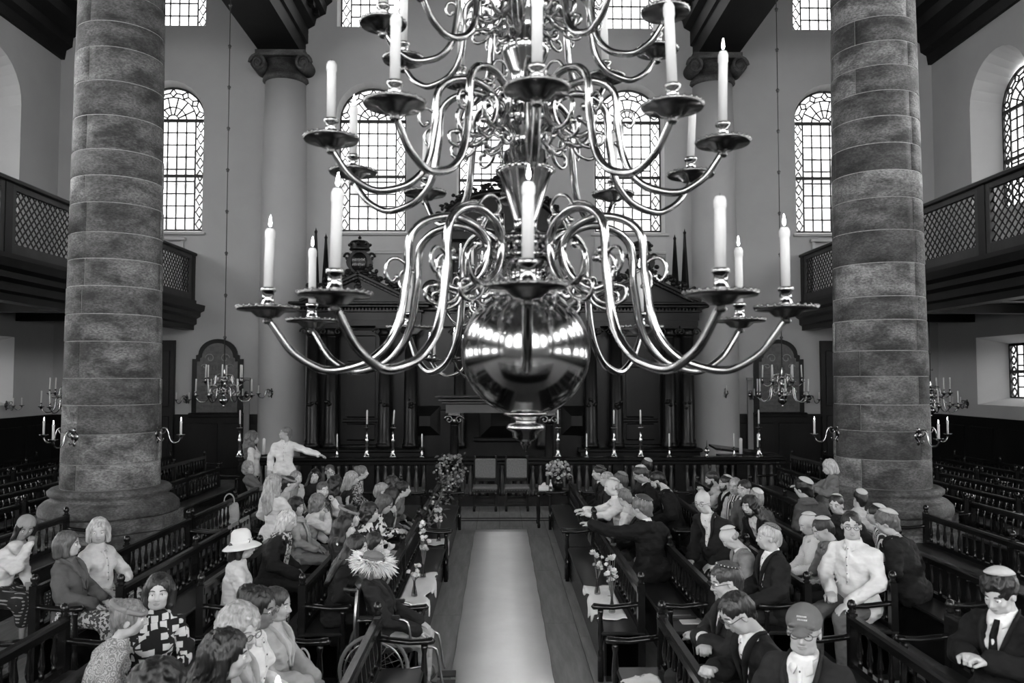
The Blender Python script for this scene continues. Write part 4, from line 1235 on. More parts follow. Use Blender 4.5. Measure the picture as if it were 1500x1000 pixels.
# ---- cloth / skin / hair materials
def cloth(v, rough=.85):
    v = min(.60, v*.92) if v > .25 else (v*.75 if v > .06 else v*.42)
    return mat('cloth_%04d' % int(v*10000), v, rough, noise=(7, .12), bump=(7, 1.0, .06), spec=.2, stretch=(1, 1, 1.7), bdet=1.5)
def pattern_mat(name, kind, a, b, scale):
    if name in MATS: return MATS[name]
    m = mat(name, a, .85, bump=(9, .5, .03), spec=.25, bdet=1.2); t = m.node_tree; bs = t.nodes['Principled BSDF']
    c = t.nodes.new('ShaderNodeTexCoord'); r = t.nodes.new('ShaderNodeValToRGB'); r.color_ramp.interpolation = 'CONSTANT'
    e = r.color_ramp.elements; e[0].color = (a, a, a, 1); e[1].color = (b, b, b, 1); e[1].position = .5
    if kind == 'blob':
        n = t.nodes.new('ShaderNodeTexNoise'); n.inputs['Scale'].default_value = scale; n.inputs['Detail'].default_value = 1; out = n.outputs['Fac']; vec = n.inputs['Vector']
    elif kind == 'block':
        n = t.nodes.new('ShaderNodeTexVoronoi'); n.distance = 'CHEBYCHEV'; n.inputs['Scale'].default_value = scale; n.feature = 'F1'; out = n.outputs['Distance']; vec = n.inputs['Vector']; e[1].position = .36
    elif kind == 'paisley':
        n = t.nodes.new('ShaderNodeTexVoronoi'); n.inputs['Scale'].default_value = scale; q = t.nodes.new('ShaderNodeMath'); q.operation = 'SINE'; q2 = t.nodes.new('ShaderNodeMath'); q2.operation = 'MULTIPLY'; q2.inputs[1].default_value = 22
        q3 = t.nodes.new('ShaderNodeMapRange'); q3.inputs[1].default_value = -1
        t.links.new(n.outputs['Distance'], q2.inputs[0]); t.links.new(q2.outputs[0], q.inputs[0]); t.links.new(q.outputs[0], q3.inputs[0]); out = q3.outputs[0]; vec = n.inputs['Vector']
    elif kind in ('stripe', 'plaid', 'check'):
        w = t.nodes.new('ShaderNodeTexWave'); w.inputs['Scale'].default_value = scale; w.bands_direction = 'Z' if kind != 'stripe' else 'X'; out = w.outputs['Fac']; vec = w.inputs['Vector']
        if kind != 'stripe':
            w2 = t.nodes.new('ShaderNodeTexWave'); w2.inputs['Scale'].default_value = scale; w2.bands_direction = 'X'; t.links.new(c.outputs['Object'], w2.inputs['Vector'])
            q = t.nodes.new('ShaderNodeMath'); q.operation = 'MULTIPLY' if kind == 'plaid' else 'MAXIMUM'; t.links.new(w.outputs['Fac'], q.inputs[0]); t.links.new(w2.outputs['Fac'], q.inputs[1]); out = q.outputs[0]
            if kind == 'check': e[1].position = .93
            else: e[1].position = .55
    t.links.new(c.outputs['Object'], vec); t.links.new(out, r.inputs[0]); t.links.new(r.outputs[0], bs.inputs['Base Color'])
    return m
def skin(v):
    v = min(.42, v*.88)
    return mat('skin_%03d' % int(v*1000), v, .5, noise=(12, .08), spec=.35)
def hairm(v):
    v = v*.45 if v < .06 else v*.8
    return mat('hair_%04d' % int(v*10000), v, .42, noise=(55, .55), bump=(60, .8, .01), spec=.4, stretch=(1, 1, .15))
M_eyew = mat('eye_white', .55, .25); M_iris = mat('iris', .02, .2); M_glsf = mat('spectacle_frame', .015, .3); M_kip_w = mat('pale_kippah', .40, .7, noise=(30, .1)); M_kip_d = mat('dark_kippah', .03, .7, noise=(60, .5)); M_silver = mat('silver_trim', .5, .3, .8)
PAT = {'block': pattern_mat('block_print', 'block', .50, .008, 17), 'paisley': pattern_mat('paisley_print', 'paisley', .14, .30, 24), 'cow': pattern_mat('cow_print', 'blob', .50, .008, 16),
       'plaid': pattern_mat('plaid_weave', 'plaid', .012, .2, 9), 'check': pattern_mat('fine_check', 'check', .52, .36, 30), 'stripe': pattern_mat('striped_weave', 'stripe', .45, .012, 9),
       'floral': pattern_mat('floral_print', 'blob', .04, .33, 34), 'scroll': pattern_mat('scroll_print', 'paisley', .02, .4, 16), 'kip': pattern_mat('patterned_kippah', 'paisley', .04, .25, 40)}
def top_mat(v): return PAT[v] if isinstance(v, str) else cloth(v)
ARMS = {'lap': ((.245, .03, .775), (.10, .25, .66), 'relaxed'), 'clasp': ((.245, .06, .77), (.05, .29, .68), 'fist'), 'thigh': ((.25, .07, .77), (.14, .34, .635), 'relaxed'),
        'chin': ((.15, .25, .83), (.05, .17, 1.04), 'fist'), 'rail': ((.22, .23, .84), (.15, .46, .86), 'relaxed'), 'phone': ((.22, .08, .79), (.06, .28, .85), 'fist'),
        'hair': ((.26, .20, 1.12), (.12, .08, 1.20), 'relaxed'), 'side': ((.245, -.02, .75), (.25, .06, .52), 'relaxed'), 'out': ((.38, .16, .90), (.60, .25, .84), 'relaxed'),
        'up': ((.19, .20, .84), (.05, .22, 1.0), 'fist'), 'cross': ((.23, .12, .78), (-.08, .24, .80), 'fist'), 'hang': ((.235, -.02, .77), (.24, .05, .56), 'relaxed'), 'reach': ((.30, .20, .93), (.38, .44, .98), 'relaxed')}
def fbm(X, Y, Z, s):
    return (np.sin(X*s+2.1*np.sin(Y*s*.7+Z*s*.9))+np.sin(Y*s*1.1+1.7*np.sin(Z*s*.8+X*s*.6)+2)+np.sin(Z*s*1.2+1.9*np.sin(X*s*.9+Y*s*.5)+4))/3
PERSON_SEED = [0]
def person(px, ytop, label, yaw=0, head=(0, 0), sex='m', arms=('lap', 'lap'), hair='short', hv=.05, top=.3, jacket=None, bottom=.05, sleeves='long',
           hat=None, glasses=False, beard=None, sv=.36, ht=None, stand=None, lean=None, hip=None, tie=None, scarf=None, belly=0., skirt=False, Y=None, sc=None, collar=True, extra_lean=(0, 0), headroll=0, bigness=1.):
    """px, ytop: pixel of the crown of the head. yaw: body heading in degrees (0 = towards the ark, 90 = towards +x, -90 = towards -x, 180 = towards the camera)"""
    PERSON_SEED[0] += 1; seed = PERSON_SEED[0]
    ht = ht or (1.29 if sex == 'm' else 1.25)
    dz = 0.
    if stand: ht = stand
    hat_h = {'hat': .05, 'cap': .02, 'beanie': .02, 'kip_w': .012, 'kip_d': .012, 'kip_p': .012, 'feather': .03}.get(hat, 0)+{'curly': .03, 'mcurly': .025, 'updo': .025, 'bob': .012, 'long': .012, 'longcurl': .02}.get(hair, .008 if hair != 'bald' else 0)
    given = Y is not None
    if not given: Y = F*(HC-ht-hat_h)/(ytop-554.)
    HP = at(px, ytop, Y)                       # crown in world
    if given and not stand: ht = max(1.05, min(1.45, HP.z-hat_h))
    if stand: s_ = (ht)/(1.30+.42); dz = .42
    else: s_ = (ht-ZSEAT)/(1.30-.45)
    zoff = 0.
    if not stand:
        s0 = s_; s_ = max(.93, min(1.09, s_)); zoff = ht-(ZSEAT+.85*s_)
    if sc: zoff -= .85*s_*(sc-1)*.5; s_ *= sc
    side = -1 if HP.x < 0 else 1
    if hip is None:
        if stand: hip = (HP.x, Y)
        else:
            seats = [side*(r-.185) for r in ROWS[side]]
            hx = min(seats, key=lambda q: abs(q-HP.x)); hip = (hx, Y)
    fwd = math.radians(yaw)
    # local frame: +y forward, +x right; world forward (sin yaw, cos yaw)
    def to_local(dx, dy): return (dx*math.cos(fwd)-dy*math.sin(fwd), dx*math.sin(fwd)+dy*math.cos(fwd))
    lx, ly = to_local(HP.x-hip[0], Y-hip[1]); lx /= s_; ly /= s_
    ly -= .03
    lx = max(-.11, min(.11, lx)); ly = max(-.10, min(.17, ly))
    # put the head exactly on its pixel
    ox = HP.x-(lx*math.cos(fwd)+(ly+.03)*math.sin(fwd))*s_; oy = Y-(-lx*math.sin(fwd)+(ly+.03)*math.cos(fwd))*s_
    z0 = 0 if stand else max(ZSEAT-.45*s_+zoff, -.03*s_)
    root = thing('person', label, 'person', (ox, oy, z0), rz=-fwd, group=None)
    root.scale = (s_, s_, s_)
    fine = Y < 7.2
    hb = .0165 if fine else .024
    up = np.array((0, 0, dz))
    w = (1.0 if sex == 'm' else .88)*bigness
    def A(p): return np.array(p)+up
    # --- core prims
    sh = .148*w
    torso = [prim_c(A((-.075*w, .0, .54)), A((.075*w, .0, .54)), .118*bigness, .118*bigness, .05), prim_e(A((0, .012+belly*.6, .70)), (.138*w+belly*.5, .100+belly, .17), .06), prim_e(A((0, .002, .885)), (.150*w, .100, .155), .06),
             prim_c(A((0, -.015, 1.0)), A((sh, -.012, .968)), .060, .050, .04), prim_c(A((0, -.015, 1.0)), A((-sh, -.012, .968)), .060, .050, .04), prim_c(A((0, -.012, 1.0)), A((0, .0, 1.075)), .060, .048, .045)]
    if sex == 'f': torso += [prim_e(A((-.062, .075, .875)), (.058, .055, .06), .04), prim_e(A((.062, .075, .875)), (.058, .055, .06), .04)]
    armp = []; hands = []
    for e, nm in ((1, arms[0]), (-1, arms[1])):
        if nm is None: continue
        el, wr, hp = ARMS[nm] if isinstance(nm, str) else nm
        S_ = A((e*(sh+.008), -.01, .965)); E_ = A((e*el[0]*(.94 if sex == 'f' else 1), el[1], el[2])); W_ = A((e*wr[0], wr[1], wr[2]))
        armp.append((S_, E_, W_)); hands.append((e, E_, W_, hp))
    r1, r2, r3 = (.049, .040, .028) if sex == 'm' else (.043, .035, .025)
    legs = []
    for e in (-1, 1):
        if stand:
            H_ = np.array((e*.085, 0, .95)); K_ = np.array((e*.095, .02, .52)); N_ = np.array((e*.10, 0, .09))
        else:
            H_ = np.array((e*.085, .02, .535)); K_ = np.array((e*.115, .41, .52)); N_ = np.array((e*.115, .40, .10))
        legs.append((H_, K_, N_))
    LN = np.array((lx, ly))
    zb0 = .55+dz
    def deform(V):
        V = V.copy(); t = np.clip((V[:, 2]-zb0)/.55, 0, 1.15); t = np.where(t < 1, t*t*(1.6-.6*t), t)
        V[:, 0] += LN[0]*t; V[:, 1] += LN[1]*t
        return V
    # --- body (skin): one mesh
    body = Acc()
    bp = [p for p in torso[:6]]
    for S_, E_, W_ in armp: bp += [prim_c(S_, E_, r1*.92, r2*.92, .02), prim_c(E_, W_, r2*.92, r3*.85, .012)]
    for H_, K_, N_ in legs: bp += [prim_c(H_, K_, .075, .052, .03), prim_c(K_, N_, .052, .034, .015)]
    V, Fc = sdf_mesh(bp, .022 if fine else .028, -.006); body.add(V, Fc, 0)
    hd = head_template(fine, sex)
    hy, hp_ = math.radians(-head[0]), math.radians(-head[1])
    HM = Matrix.Translation((0, .014, 1.09+dz)) @ Matrix.Rotation(hy, 4, 'Z') @ Matrix.Rotation(hp_, 4, 'X') @ Matrix.Rotation(math.radians(headroll), 4, 'Y')
    HMn = np.array(HM)
    def hx_(V): return np.asarray(V)@HMn[:3, :3].T+HMn[:3, 3]
    nb = body.n
    for Vq in hd.V: body.V.append(hx_(Vq))
    body.F += [tuple(i+nb for i in f) for f in hd.F]; body.M += hd.M; body.n += hd.n
    for e, E_, W_, hp in hands:
        V, Fc = hand_template(fine, hp)
        V = V*np.array((-e if True else 1, 1, 1))*(1.0 if sex == 'm' else .9)
        d = (W_-E_); d = d/np.linalg.norm(d)
        upv = np.array((0, 0, 1.)) if abs(d[2]) < .85 else np.array((0, -1., 0)) 
        if abs(d[2]) >= .85: upv = np.array((e*.3, 1., 0)) 
        xv = np.cross(d, upv); xv /= np.linalg.norm(xv); zv = np.cross(xv, d)
        R_ = np.stack([xv, d, zv], 1)
        FF = Fc if e < 0 else Fc[:, ::-1]
        body.add(V@R_.T+W_, FF, 0)
    hairmat = hairm(hv)
    body.build('body', [skin(sv), M_eyew, M_iris, mat('lips_%03d' % int(sv*1000), sv*.55, .4), hairm(max(hv*.6, .02))], root, deform)
    # --- garment
    slv = sleeves
    def sleeve(ar, infl):
        P = []
        for S_, E_, W_ in armp:
            if slv == 'none': continue
            if slv == 'short': P.append(prim_c(S_, S_+(E_-S_)*.62, r1+infl+.006, r1+infl+.010, .03))
            else:
                P.append(prim_c(S_, E_, r1+infl, r2+infl+.004, .03))
                ww = W_ if slv == 'long' else E_+(W_-E_)*.35
                P.append(prim_c(E_, E_+(ww-E_)*.97, r2+infl+.003, r3+infl+.006, .015))
        return P
    ph = seed*1.7
    def folds(amp):
        def post(Fv, X, Y_, Z):
            a_ = np.sin(Z*34+5*np.sin(X*9+ph)+4*np.sin(Y_*11+ph)); b_ = np.sin(X*17+ph*2+Y_*15+Z*9)
            return Fv+amp*(a_*b_+.8*np.abs(np.sin(Z*21-X*26*np.sign(X)+Y_*9+ph))-.4)+np.where(Z > 1.075+dz, (Z-1.075-dz)*1.2, 0)
        return post
    g = Acc()
    V, Fc = sdf_mesh(torso+sleeve(armp, .008 if not jacket else 0), hb, .011, folds(.012 if fine else .009)); g.add(V, Fc, 0)
    if collar == 'shirt' or (collar and sex == 'm'):
        for r_, z_ in ((.060, 1.075), (.064, 1.06)):
            ring = MB().tube([(r_*math.cos(a)*(.93), -.006+r_*math.sin(a)*.96, z_+dz-.004-.018*math.sin(a)) for a in [PI*.5+.25+(2*PI-.5)*k/18 for k in range(19)]], .011, 6); g.addmb(ring, 0)
        for e in (-1, 1):
            g.addmb(MB().add([(e*.010, .058, 1.052+dz), (e*.050, .044, 1.062+dz), (e*.062, .074, 1.012+dz), (e*.034, .094, .995+dz), (e*.010, .050, 1.045+dz), (e*.050, .036, 1.052+dz), (e*.060, .064, 1.004+dz), (e*.032, .084, .988+dz)], [(0,1,2,3),(7,6,5,4),(0,4,5,1),(1,5,6,2),(2,6,7,3),(3,7,4,0)]), 0)
    if collar == 'shirt' or (collar and sex == 'm' and not isinstance(top, str) and tie is None):
        zs_ = np.linspace(.72, 1.03, 15)+dz; pv = []; pf = []
        for q, z_ in enumerate(zs_):
            mk = (np.abs(V[:, 0]) < .025) & (np.abs(V[:, 2]-z_) < .02) & (V[:, 1] > 0) & (V[:, 1] < .128+belly*1.7)
            y_ = (V[mk, 1].max() if mk.any() else .11)+.002
            pv += [(-.013, y_-.01, z_), (-.012, y_, z_), (.012, y_, z_), (.013, y_-.01, z_)]
            if q % 3 == 1: g.addmb(MB().ball((0, y_+.001, z_), .0055, 6, 4), 1)
        for q in range(14):
            for r_ in range(3): a_ = q*4+r_; pf.append((a_, a_+1, a_+5, a_+4))
        g.add(np.array(pv), pf, 0)
    g.build('shirt' if sex == 'm' or jacket else 'blouse', [top_mat(top), M_glsf], root, deform)
    if jacket is not None:
        def post(Fv, X, Y_, Z):
            Fv = folds(.009)(Fv, X, Y_, Z)
            zv = (Z-.76-dz)/.28
            wd = np.maximum(np.abs(X)-.078*np.clip(zv, -.2, 1.25), -(Y_+.005))
            wd = np.maximum(wd, -(zv)*.2)
            return np.maximum(Fv, -wd)
        slv = 'long'
        V, Fc = sdf_mesh(torso+sleeve(armp, .012), hb, .019, post)
        j = Acc(); j.add(V, Fc, 0)
        for e in (-1, 1):
            P = smooth_path([(e*.05, -.075, 1.075+dz), (e*.078, .0, 1.07+dz), (e*.085, .085, 1.0+dz), (e*.06, .132, .90+dz), (e*.012, .148+belly, .77+dz)], 3)
            j.addmb(MB().tube(P, [.010, .012, .014, .016, .02, .024, .026, .026, .024, .02, .016, .012, .008][:len(P)], 6, flat=.5), 0)
        j.build('jacket', [top_mat(jacket)], root, deform)
    if tie is not None:
        MBt = Acc(); MBt.addmb(MB().prism([(-.016, 1.035+dz), (.016, 1.035+dz), (.02, .95+dz), (.032, .74+dz), (0, .70+dz), (-.032, .74+dz), (-.02, .95+dz)], .116, .124, 'y'), 0)
        V_ = MBt.V[0]; V_[:, 1] = np.where(V_[:, 2] > 1.0+dz, V_[:, 1]-.045, V_[:, 1])
        MBt.build('tie', [cloth(tie)], root, deform)
    if scarf is not None:
        P = Acc()
        for q in range(3):
            P.addmb(MB().tube([((.075+.012*q)*math.cos(a), .005+(.075+.014*q)*math.sin(a), 1.07-.022*q+dz-.02*math.sin(a)) for a in [2*PI*k/16 for k in range(17)]], .024, 7), 0)
        for e in (-1, 1): P.addmb(MB().tube(smooth_path([(e*.05, .09, 1.03+dz), (e*.06, .135, .92+dz), (e*.055, .155, .78+dz), (e*.06, .17, .66+dz)], 3), [.02, .028, .034, .038, .04, .042, .042, .042, .04, .03], 7, flat=.35), 0)
        P.build('scarf', [top_mat(scarf)], root, deform)
    # --- lower garment and shoes
    lp_ = [prim_c((-.07, .0, .545+dz), (.07, .0, .545+dz), .119*bigness, .119*bigness, .04)]
    for H_, K_, N_ in legs:
        if skirt: lp_ += [prim_c(H_, K_, .10, .085, .10), prim_c(K_, K_+(N_-K_)*.45, .085, .075, .08)]
        else: lp_ += [prim_c(H_, K_, .088, .068, .035), prim_c(K_, N_, .066, .050, .02)]
    def lpost(Fv, X, Y_, Z): return folds(.005)(Fv, X, Y_, Z*.6) if not stand else Fv+.004*np.sin(Z*30+X*20)
    V, Fc = sdf_mesh(lp_, hb*1.15, 0., lpost)
    gg = Acc(); gg.add(V, Fc, 0); gg.build('skirt' if skirt else 'trousers', [top_mat(bottom)], root, deform)
    for H_, K_, N_ in legs:
        s1 = Acc(); V, Fc = sdf_mesh([prim_c(N_+np.array((0, -.02, -.05)), N_+np.array((0, .13, -.062)), .042, .032, .02), prim_c(N_+np.array((0, 0, -.03)), N_+np.array((0, .01, .01)), .042, .04, .02)], .02)
        V[:, 2] = np.maximum(V[:, 2], .004); s1.add(V, Fc, 0); s1.build('shoe', [M_black], root)
    # --- hair
    hh = .0095 if fine else .014
    cr = prim_e((0, -.010, .137), (.082, .102, .090), .02)
    face_cut = cut_e((0, .105, .062), (.074, .074, .094), .015)
    HPm = None; noise_a = .0035; noise_s = 90
    rnd = random.Random(seed)
    if hair == 'short': HPm = [cr, prim_c((0, -.075, .09), (0, -.072, .05), .05, .04, .03), face_cut, cut_e((.082, .030, .055), (.034, .060, .066)), cut_e((-.082, .030, .055), (.034, .060, .066))]
    elif hair == 'bald': HPm = [prim_e((0, -.018, .105), (.080, .090, .055), .02), cut_e((0, .06, .12), (.075, .11, .15), .02), cut_e((0, 0, .235), (.085, .10, .085), .01)]
    elif hair == 'curly': HPm = [prim_e((0, -.015, .145), (.100, .115, .105), .02), prim_c((-.075, -.02, .10), (-.08, -.03, .04), .05, .045, .03), prim_c((.075, -.02, .10), (.08, -.03, .04), .05, .045, .03), prim_c((0, -.07, .1), (0, -.08, .03), .07, .06, .03), face_cut]; noise_a = .013; noise_s = 75
    elif hair == 'mcurly': HPm = [prim_e((0, -.014, .148), (.094, .110, .100), .02), prim_c((0, -.075, .1), (0, -.075, .05), .058, .045, .03), face_cut, cut_e((.090, .030, .050), (.034, .060, .066)), cut_e((-.090, .030, .050), (.034, .060, .066))]; noise_a = .011; noise_s = 85
    elif hair == 'bob': HPm = [prim_e((0, -.012, .140), (.088, .106, .096), .02), prim_c((-.072, -.01, .11), (-.078, .0, .015), .036, .030, .03), prim_c((.072, -.01, .11), (.078, .0, .015), .036, .030, .03), prim_c((-.04, -.07, .1), (-.04, -.075, .01), .055, .045, .03), prim_c((.04, -.07, .1), (.04, -.075, .01), .055, .045, .03), face_cut]; noise_a = .004
    elif hair in ('long', 'longcurl'):
        k_ = 1.0 if hair == 'long' else 1.15
        HPm = [prim_e((0, -.012, .140), (.086*k_, .105*k_, .095*k_), .02), prim_c((-.074, -.015, .11), (-.085, -.01, -.03), .034*k_, .034*k_, .03), prim_c((.074, -.015, .11), (.085, -.01, -.03), .034*k_, .034*k_, .03),
               prim_c((-.085, -.01, -.03), (-.095, .03, -.17), .034*k_, .022*k_, .03), prim_c((.085, -.01, -.03), (.095, .02, -.17), .034*k_, .022*k_, .03),
               prim_c((0, -.06, .1), (0, -.10, -.06), .075*k_, .075*k_, .03), prim_c((0, -.10, -.06), (0, -.125, -.25), .075*k_, .045, .03), prim_c((-.05, -.09, -.04), (-.06, -.105, -.22), .045, .03, .03), prim_c((.05, -.09, -.04), (.06, -.105, -.22), .045, .03, .03), face_cut]
        noise_a = .006 if hair == 'long' else .014; noise_s = 55 if hair == 'long' else 60
    elif hair == 'updo': HPm = [prim_e((0, -.012, .140), (.086, .104, .096), .02), prim_e((0, -.075, .19), (.055, .052, .050), .015), prim_c((0, -.07, .09), (0, -.065, .05), .045, .03, .03), face_cut]; noise_a = .006
    if HPm:
        vert = hair in ('long', 'bob', 'short', 'updo', 'bald')
        def hpost(Fv, X, Y_, Z):
            if vert:
                th = np.arctan2(X, Y_+.02+0*Z)
                return Fv+noise_a*np.sin(th*34+3*np.sin(Z*22+ph)+ph)+.5*noise_a*np.sin(th*71+Z*15)
            return Fv+noise_a*fbm(X+ph*.01, Y_, Z, noise_s)
        V, Fc = sdf_mesh(HPm, hh, 0., hpost); h_ = Acc(); h_.add(hx_(V), Fc, 0); h_.build('hair', [hairmat], root, deform)
    if beard is not None:
        V, Fc = sdf_mesh([prim_c((-.045, .028, .035), (-.02, .062, .012), .026, .026, .03), prim_c((.045, .028, .035), (.02, .062, .012), .026, .026, .03), prim_c((0, .066, .018), (0, .068, -.01), .026, .018, .02), prim_c((-.058, .02, .085), (-.05, .03, .04), .013, .018, .02), prim_c((.058, .02, .085), (.05, .03, .04), .013, .018, .02),
                          prim_c((-.024, .088, .054), (.024, .088, .054), .0085, .0085, .01), cut_e((0, .103, .042), (.018, .014, .007), .004)], hh*.8, 0, lambda Fv, X, Y_, Z: Fv+.003*fbm(X, Y_, Z, 130))
        b_ = Acc(); b_.add(hx_(V), Fc, 0); b_.build('beard', [hairm(beard)], root, deform)
    if glasses:
        gm = MB()
        for e in (-1, 1):
            gm.tube([(e*.032+.021*math.cos(a), .1035, .1+.0165*math.sin(a)) for a in [2*PI*k/14 for k in range(15)]], .0021, 5)
            gm.tube([(e*.053, .1025, .104), (e*.072, .085, .105), (e*.081, .01, .103), (e*.080, -.015, .09)], .002, 5)
        gm.tube([(-.011, .1035, .103), (0, .106, .106), (.011, .1035, .103)], .002, 5)
        q = Acc(); q.addmb(gm, 0, hx_); q.build('glasses', [M_glsf], root, deform)
    if hat in ('kip_w', 'kip_d', 'kip_p'):
        big = .022 if hair in ('curly', 'mcurly') else .004
        vs_ = []; fs_ = []; n_ = 20; R_ = 6; axv = Matrix.Rotation(math.radians(24), 3, 'X')
        for i in range(R_+1):
            t_ = math.radians(47)*i/R_
            for k in range(n_):
                a = 2*PI*k/n_; d = axv @ Vector((math.sin(t_)*math.cos(a), math.sin(t_)*math.sin(a), math.cos(t_)))
                vs_.append((d.x*(.0885+big), -.010+d.y*(.1085+big), .137+d.z*(.0965+big)))
        o_ = len(vs_)
        vs_ += [(x*.97, (y+.01)*.97-.01, (z-.137)*.965+.137) for x, y, z in vs_]
        for b0 in (0, o_):
            for i in range(R_):
                for k in range(n_):
                    q = (b0+i*n_+k, b0+i*n_+(k+1) % n_, b0+(i+1)*n_+(k+1) % n_, b0+(i+1)*n_+k)
                    fs_.append(q[::-1] if b0 == 0 else q)
        for k in range(n_): fs_.append((R_*n_+k, R_*n_+(k+1) % n_, o_+R_*n_+(k+1) % n_, o_+R_*n_+k))
        q = Acc(); q.add(hx_(np.array(vs_)), fs_, 0)
        if hat == 'kip_d':
            for k in range(26):
                d = Vector(vs_[R_*n_+int(k*n_/26)]); q.addmb(MB().ball(tuple(d), .005, 5, 4), 1, hx_)
        q.build('kippah', [{'kip_w': M_kip_w, 'kip_d': M_kip_d, 'kip_p': PAT['kip']}[hat], M_silver], root, deform)
    elif hat == 'hat':
        m = MB(); m.M = Matrix.Translation((0, -.012, .135)) @ Matrix.Rotation(.12, 4, 'X')
        vs_ = [(.001, .135), (.06, .13), (.085, .105), (.098, .03), (.102, .005), (.13, -.005), (.165, -.028), (.178, -.04), (.172, -.043), (.13, -.012), (.098, -.004)]
        m.lathe(vs_, 32); m.lathe([(.1025, .006), (.104, .008), (.102, .032), (.1005, .034)], 32)
        q = Acc(); q.addmb(m, 0, hx_); q.build('sun_hat', [mat('pale_straw', .50, .8, bump=(140, .4, .004))], root, deform)
    elif hat == 'cap':
        V, Fc = sdf_mesh([prim_e((0, -.010, .150), (.090, .108, .088), .02), prim_c((-.055, .09, .148), (.055, .09, .148), .011, .011, .02), prim_c((-.05, .135, .138), (.05, .135, .138), .009, .009, .03), prim_c((-.03, .168, .128), (.03, .168, .128), .009, .009, .03), prim_c((0, .09, .15), (0, .175, .127), .009, .009, .04), prim_e((0, -.01, .238), (.010, .010, .006), .004), cut_e((0, -.02, .07), (.12, .13, .075), .006)], .0075)
        q = Acc(); q.add(hx_(V), Fc, 0)
        for z_, x0_ in ((.190, -.022), (.176, -.026)):
            for k in range(6): q.addmb(MB().box(x0_+k*.008, x0_+k*.008+.005,   .08, .0972-(z_-.176)*.45, z_, z_+.006), 1, hx_)
        q.build('baseball_cap', [cloth(.13), M_paper], root, deform)
    elif hat == 'beanie':
        V, Fc = sdf_mesh([prim_e((0, -.014, .150), (.090, .108, .098), .02), cut_e((0, .06, .05), (.12, .16, .09), .01)], .009, 0, lambda Fv, X, Y_, Z: Fv+.002*np.sin(np.arctan2(X, Y_)*40))
        q = Acc(); q.add(hx_(V), Fc, 0); q.build('knitted_beanie', [mat('grey_knit', .20, .9, bump=(120, .6, .006))], root, deform)
    elif hat == 'headband':
        q = Acc(); q.addmb(MB().tube([(.090*math.cos(a), -.008+.108*math.sin(a)*.95, .150-.045*math.sin(a)+.03) for a in [2*PI*k/28 for k in range(29)]], .017, 7), 0, hx_); q.build('headscarf', [cloth(.22)], root, deform)
    elif hat == 'feather':
        q = Acc()
        q.addmb(MB().ball((0, -.01, .20), (.085, .10, .04), 18, 8), 0, hx_); q.build('felt_hat', [cloth(.16)], root, deform)
        fm = Acc(); m = MB()
        for k in range(800):
            a = rnd.uniform(0, 2*PI); el = rnd.uniform(-1.0, .55); r0 = .10
            c0 = Vector((math.cos(a)*.10, -.012+math.sin(a)*.115, .15+.03*math.sin(el)))
            d = Vector((math.cos(a)*math.cos(el), math.sin(a)*math.cos(el), math.sin(el))); L_ = rnd.uniform(.05, .115)
            bend = Vector((rnd.gauss(0, .025), rnd.gauss(0, .025), -.02))
            m.tube([c0, c0+d*L_*.5+bend*.3, c0+d*L_+bend], [.004, .0065, .0015], 4, flat=.35)
        fm.addmb(m, 0, hx_); o_ = fm.build('feather_trim', [mat('white_feather', .62, .85)], root, deform); o_['kind'] = 'stuff'
    return root
# ---- left block: women facing the aisle (heading +x = 90)
PEOPLE = []
def Pn(*a, **k): PEOPLE.append((a, k))
Pn(36, 754, 'woman in knitted beanie and pale jumper resting her chin on her hand', 100, (45, 8), 'f', ('chin', 'lap'), 'bob', .02, .50, bottom='plaid', hat='beanie', sv=.18, skirt=True)
Pn(103, 778, 'woman in dark cardigan with short brown hair, seated near the left column', 88, (-15, 0), 'f', ('lap', 'lap'), 'bob', .07, .12, bottom='floral', sv=.36, skirt=True, jacket=.09)
Pn(147, 764, 'smiling woman with long pale fringe and linen shirt near the left column', 110, (45, 5), 'f', ('lap', 'thigh'), 'bob', .36, .45, bottom='floral', sv=.38, collar='shirt', scarf=None, skirt=True, sleeves='elbow', sc=1.05)
Pn(188, 876, 'woman in headscarf and paisley blouse seen from behind at lower left', 55, (20, 0), 'f', ('lap', 'lap'), 'updo', .16, 'paisley', hat='headband', hip=(-2.75, 5.6), collar=False)
Pn(232, 850, 'dark short haired woman in geometric block print dress', 150, (15, -4), 'f', ('lap', 'lap'), 'bob', .02, 'block', bottom='block', skirt=True, sleeves='elbow', hip=(-2.45, 5.75), collar=False, sv=.38, sc=1.05)
Pn(240, 966, 'dark haired person cut off by the lower left edge', 60, (0, 0), 'f', ('lap', 'lap'), 'curly', .012, .02, hip=(-1.62, 4.35))
Pn(357, 781, 'woman in pale brimmed hat and pale jacket seen from behind', 60, (30, 0), 'f', ('lap', 'lap'), 'bob', .012, .42, bottom='scroll', skirt=True, hat='hat', sleeves='elbow', collar=False, sc=1.06)
Pn(350, 886, 'woman with curly pale hair and glasses in the lower left', 90, (25, 10), 'f', ('lap', 'lap'), 'curly', .26, .35, glasses=True, sv=.40, Y=4.65, jacket=.30)
Pn(332, 922, 'person with long straight dark hair seen from behind in front of the curly blonde', 65, (10, 0), 'f', ('lap', 'lap'), 'long', .012, .02, Y=4.2)
Pn(378, 858, 'woman with dark tied hair and glasses in crisp white shirt', 95, (0, 4), 'f', ('clasp', 'lap'), 'updo', .012, .60, glasses=True, sv=.17, hip=(-1.62, 5.05), Y=5.05, collar='shirt')
Pn(405, 860, 'older woman in pale grey jacket with crossed hands beside the white shirt', 95, (0, 6), 'f', ('clasp', 'clasp'), 'short', .05, .36, bottom=.25, sv=.34, hip=(-1.55, 5.55), Y=5.5, jacket=.30)
